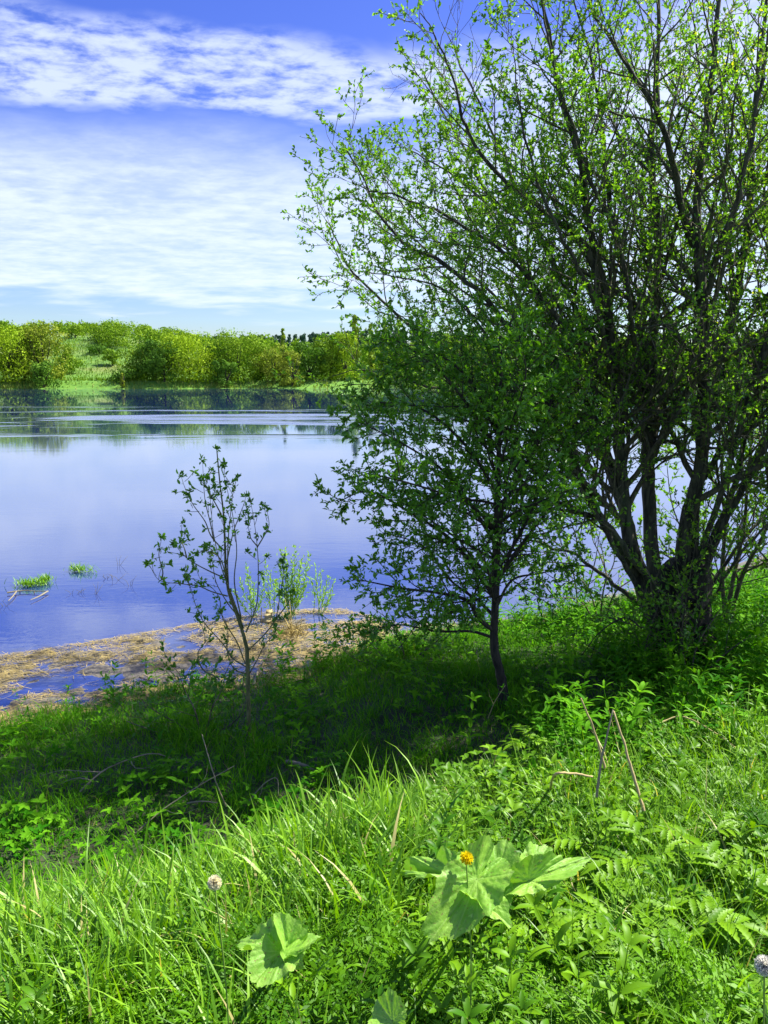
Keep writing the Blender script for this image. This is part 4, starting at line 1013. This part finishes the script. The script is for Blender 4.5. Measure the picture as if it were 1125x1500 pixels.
# dry tuft between the stalks
r_ = np.random.default_rng(8); c = GP(828, 1172, .0); g = Geo()
for k in range(190):
    a = c + np.array([r_.normal() * .07, r_.normal() * .05, r_.uniform(0, .04)]); L = r_.uniform(.05, .17)
    d = norm(np.array([r_.normal() * .5, r_.normal() * .5, r_.uniform(.2, 1.2)])); e = a + d * L
    tube(g, [a, (a + e) / 2 + r_.normal(size=3) * .015, e + (0, 0, -.02)], [.0022, .0018, .001], 3, a=r_.random(), cap=False)
o = g.build('dry_tuft', M['dead'], loc=c); tag(o, 'frizzy tuft of dry pale stems left of the dead stalks', 'dry plant')
stick('bent_stem', [GP(806, 1160, .02), PZ(812, 1136, 1.45), PZ(838, 1133, 1.45), PZ(868, 1138, 1.42)], .006, M['dead'], 'bent pale stem lying over the frizzy dry tuft', 'stem', taper=.7)
# pale arched branch and sword leaves on the right
stick('fallen_twig', [GP(965, 1060, .22), GP(1000, 1050, .24), GP(1050, 1075, .2), GP(1098, 1112, .12)], .0055, M['dead'], 'pale arched dry twig over the grass at the right', 'twig')
def swords(c, specs, label):
    T = empty('sword_leaved_plant', c, label, 'plant')
    for i, (dx, dy, dz, w) in enumerate(specs):
        e = c + np.array([dx, dy, dz]); C = catmull([c + (dx * .08, 0, -.02), c + np.array([dx * .3, dy * .3, dz * .55]), e], 10); tt = np.linspace(0, 1, 10); ww = w * .5 * (1 - tt ** 2.2) + .0008
        s = norm(np.cross(C[-1] - C[0], [.2, 1, 0])); V = np.stack([C - s * ww[:, None], C + np.array([0, -.25, 0]) * ww[:, None], C + s * ww[:, None]], 1).reshape(-1, 3)
        F = [q for k in range(9) for q in ((k * 3, k * 3 + 1, k * 3 + 4, k * 3 + 3), (k * 3 + 1, k * 3 + 2, k * 3 + 5, k * 3 + 4))]
        g = Geo(); g.add(V, F, None, .35 + .1 * i); g.build('blade', M['sap'], T, smooth=True)
swords(GP(1072, 1118), [(-.04, 0, .42, .030), (.10, .02, .30, .026), (.16, -.03, .36, .020), (-.10, .03, .22, .02), (.02, -.05, .26, .018)], 'dark upright sword leaved plant near the right edge')
swords(GP(212, 1290), [(-.10, 0, .36, .016), (.05, .02, .40, .016), (.14, -.03, .30, .014), (-.18, .03, .26, .014)], 'tall tuft of broad spear blades at the left of the long grass')

# dead wood in the shade
fb = 'dead branches lying in the shaded grass'
def gpts(L, dz): return [GP(x, y, dz if np.isscalar(dz) else dz[i]) for i, (x, y) in enumerate(L)]
stick('fallen_branch', gpts([(117, 1160), (149, 1131), (190, 1112), (224, 1104), (250, 1110)], (.04, .12, .14, .13, .08)), 0.0061, M['grey'], 'long pale branch curving over the grass, uppermost in the dead wood at the left', 'branch', fb,
      forks=[gpts([(149, 1131), (120, 1130), (92, 1128), (60, 1136)], (.12, .15, .14, .08)), gpts([(190, 1112), (200, 1125), (232, 1122)], (.14, .14, .1)), gpts([(135, 1143), (110, 1140), (85, 1150)], (.1, .13, .06))])
stick('fallen_branch', gpts([(199, 1220), (239, 1186), (290, 1152), (343, 1122)], (.02, .14, .22, .26)), 0.0048, M['grey'], 'straight pale branch rising to the right below the others', 'branch', fb,
      forks=[gpts([(239, 1186), (262, 1192), (290, 1184)], (.14, .12, .1)), gpts([(290, 1152), (300, 1140), (305, 1120)], (.22, .26, .3))])
stick('fallen_branch', gpts([(331, 1182), (318, 1150), (308, 1118), (296, 1076)], (.05, .22, .34, .45)), 0.0048, M['grey'], 'thin dark dead stem standing up crooked below the sapling', 'branch', fb)
stick('fallen_branch', gpts([(274, 1177), (296, 1174), (318, 1176)], (.08, .1, .08)), 0.0061, M['grey'], 'short grey stub of wood beside the straight pale branch', 'branch', fb)
stick('fallen_branch', gpts([(420, 1116), (440, 1119), (466, 1131)], (.03, .05, .02)), 0.0150, M['grey'], 'thick pale piece of wood half hidden in the shaded grass', 'branch', fb)
stick('fallen_branch', gpts([(360, 1180), (385, 1150), (405, 1140), (408, 1165)], (.03, .16, .18, .1)), 0.0041, M['grey'], 'small forked twig left of the tall blades in the shade', 'branch', fb, forks=[gpts([(385, 1150), (380, 1168), (372, 1185)], (.16, .1, .05))])
stick('fallen_branch', gpts([(715, 1052), (725, 1028), (740, 1004)], (.04, .2, .34)), 0.0041, M['dead'], 'pale broken twig leaning on the foot of the young tree', 'branch', fb, forks=[gpts([(723, 1032), (717, 1018), (716, 1010)], (.18, .26, .3))])
stick('fallen_branch', gpts([(940, 920), (915, 905), (880, 925), (852, 960)], (.5, .55, .4, .15)), 0.0082, M['sbark'], 'low drooping dead branch left of the willow stump', 'branch', fb, forks=[gpts([(905, 910), (890, 900), (860, 905)], (.5, .5, .45)), gpts([(880, 925), (870, 950), (860, 985)], (.4, .2, .05))])
stick('fallen_branch', gpts([(204, 992), (215, 996), (228, 999)], .02), 0.0068, M['sbark'], 'short dark stick lying on the wet straw', 'branch')
stick('fallen_branch', gpts([(38, 1047), (50, 1052), (66, 1054)], .02), 0.0075, M['sbark'], 'dark stick at the near edge of the straw on the left', 'branch')
stick('driftwood', gpts([(372, 1004), (378, 984), (386, 968)], (.02, .05, .08)), 0.0150, M['grey'], 'pale driftwood stump at the water pool right of the sapling', 'driftwood', rough=.16)
# small board stuck at the shore, with a pale stake
c = PZ(391, 915, .0); T = empty('wooden_board', c, 'small weathered board with a pale stake standing in the straw at the waterline', 'board')
def boxg(c, sx, sy, sz, rot=0.0, tilt=0.0, a=.5):
    V = np.array([(x, y, z) for x in (-1, 1) for y in (-1, 1) for z in (0, 1)], float) * (sx / 2, sy / 2, sz)
    V = V @ np.array([[1, 0, 0], [0, math.cos(tilt), math.sin(tilt)], [0, -math.sin(tilt), math.cos(tilt)]])
    V = V @ np.array([[math.cos(rot), math.sin(rot), 0], [-math.sin(rot), math.cos(rot), 0], [0, 0, 1]]) + c
    g = Geo(); g.add(V, [(0, 1, 3, 2), (4, 6, 7, 5), (0, 4, 5, 1), (2, 3, 7, 6), (0, 2, 6, 4), (1, 5, 7, 3)]); return g
for k in range(3): boxg(c + (0.0, .05 + .085 * k, .03 + .03 * k), .105 - .012 * k, .078, .014, .1, .35).build('plank', M['dead'], T)
boxg(c + (-.065, .02, -.05), .012, .012, .26, .2).build('stake', M['dead'], T)

# pale young shoots growing out of the straw
def shoots(px, py, tops, label, seed, dens=1.0, mtl='shoot'):
    r = np.random.default_rng(seed); b = PZ(px, py, .0); b[2] = .0; T = empty('willow_shoots', b, label, 'shrub', 'pale green shoots at the waterline')
    gs = Geo(); P_ = []; D_ = []
    for x, y in tops:
        e = PY(x, y, b[1] + r.normal() * .12); C = catmull([b + (r.normal() * .04, r.normal() * .04, -.03), b + (e - b) * .5 + ((e - b)[0] * .12, 0, 0), e], 16)
        tube(gs, C, np.linspace(.005, .0018, 16), 4)
        for k in range(4, 16):
            for _ in range(int(4 * dens + r.random())):
                q = C[k] + r.normal(size=3) * .006; tg = norm(C[k] - C[k - 1]); P_.append(q); D_.append(tg * .9 + r.normal(size=3) * .55)
                if r.random() < .45: P_.append(q + r.normal(size=3) * (.03, .03, .02)); D_.append(tg * .8 + r.normal(size=3) * .6)
    P_ = np.array(P_); n = len(P_); g = Geo(); L = .052 * r.uniform(.6, 1.2, n); leaves(g, P_, np.array(D_), L, L * .34, r.random(n) * .8, flat=.3)
    gs.build('stem', M['stem'], T, smooth=True); g.build('foliage', M[mtl], T)
shoots(428, 905, [(432, 803), (418, 808), (441, 822), (410, 830), (425, 850), (453, 815), (447, 850), (404, 852), (437, 838), (412, 808), (428, 825)], 'bright green dense shoots in the middle of the straw spit', 51, 1.25)
shoots(468, 900, [(462, 828), (470, 838), (480, 845), (490, 850), (476, 862), (456, 848), (487, 870)], 'thin pale shoots right of the dense bright ones', 52, .5)
shoots(372, 905, [(361, 828), (352, 850), (372, 858), (344, 868), (385, 865), (366, 845)], 'pale shoots seen behind the sapling at the waterline', 53, .7)
shoots(398, 900, [(388, 815), (396, 838), (404, 850), (384, 842)], 'short pale shoots between the board and the dense clump', 54, .7)
# bent dry reed stems at their foot
r_ = np.random.default_rng(19); c = PZ(428, 930, 0.0); g = Geo()
for k in range(150):
    a = c + np.array([r_.normal() * .09, r_.normal() * .12, .0]); d = norm(np.array([r_.normal() * 1.0, r_.normal() * .6, r_.uniform(.05, .9)])); L = r_.uniform(.08, .34)
    tube(g, [a, a + d * L * .6, a + d * L + (0, 0, -.05)], [.004, .0035, .002], 3, a=r_.random(), cap=False)
for x, y in ((416, 872), (424, 880), (406, 882)): e = PY(x, y, c[1]); tube(g, [c, (c + e) / 2, e], [.006, .005, .003], 4, a=.9)
o = g.build('dry_reed_clump', M['straw'], loc=c); tag(o, 'heap of bent golden dry reeds below the bright shoots', 'reeds')

# what floats on the river at the left
c = PZ(45, 868, .0); r_ = np.random.default_rng(23)
T = empty('floating_branch', c, 'bare forked branch floating with a green tuft on the water at the left', 'branch')
for i, L in enumerate(([(10, 868), (35, 865), (52, 866), (70, 866)], [(24, 866), (18, 874), (12, 880)], [(70, 866), (56, 874), (44, 879)], [(29, 866), (30, 885), (27, 905)], [(50, 866), (52, 878), (53, 890)])):
    g = Geo(); P = [PZ(x, y, .03) if i < 3 else PY(x, y, c[1] - .02) for x, y in L]
    P = [np.maximum(p, (-99, -99, -.05)) for p in P]; tube(g, catmull(P, 12), np.linspace(.012, .005, 12) * (1 if i < 3 else .6), 5, rough=.1); g.build('twig' if i else 'stem', M['grey'], T, smooth=True)
def tuft(px, py, w, n, label, name='floating_tuft'):
    c = PZ(px, py, .0); g = Geo(); P = c + np.stack([r_.normal(size=n) * w, r_.normal(size=n) * w * .5, r_.uniform(0, .04, n)], 1)
    blades(g, P, r_.uniform(0, 6.28, n), r_.uniform(.05, .17, n), r_.uniform(.008, .016, n), r_.uniform(0, .9, n), r_.uniform(.3, 1.6, n), r_.random(n) * .84, rows=4)
    o = g.build(name, M['grass'], loc=c); tag(o, label, 'water plant', 'green tufts on the water')
tuft(45, 858, .10, 260, 'larger green tuft sitting on the floating branch'); tuft(66, 853, .06, 120, 'small green tuft at the right end of the floating branch', 'floating_tuft')
tuft(112, 837, .06, 100, 'small bright tuft alone farther out on the water'); tuft(127, 838, .10, 60, 'thin flat tuft trailing right of the small bright one')
k_ = 0
lab_ = ['tallest dead stems in the water, below the lone green tuft', 'thin dead stems right of the floating branch', 'dead stems in the water at the middle of the loose row', 'rightmost dead stems in the water, nearest the sapling',
        'short dead stems just left of the tallest ones', 'low dead stems right of the thin flat tuft', 'dead stems farthest out on the water', 'dead stems at the left edge below the floating branch', 'very short dead stems next to the farthest ones']
for px, py, h in ((140, 870, 22), (105, 870, 14), (170, 850, 20), (192, 858, 18), (120, 868, 8), (155, 848, 8), (176, 828, 16), (8, 888, 14), (160, 846, 6)):
    c = PZ(px, py, 0.0); g = Geo(); k_ += 1
    for q in range(3):
        e = PY(px + r_.normal() * 7, py - h * r_.uniform(.4, 1), c[1]); tube(g, [c + (r_.normal() * .03, 0, -.05), (c + e) / 2 + (r_.normal() * .03, 0, 0), e], [.004, .003, .0015], 3)
    o = g.build('water_stem', M['grey'], loc=c); tag(o, lab_[k_ - 1], 'dead stems', 'dead stems in the water')
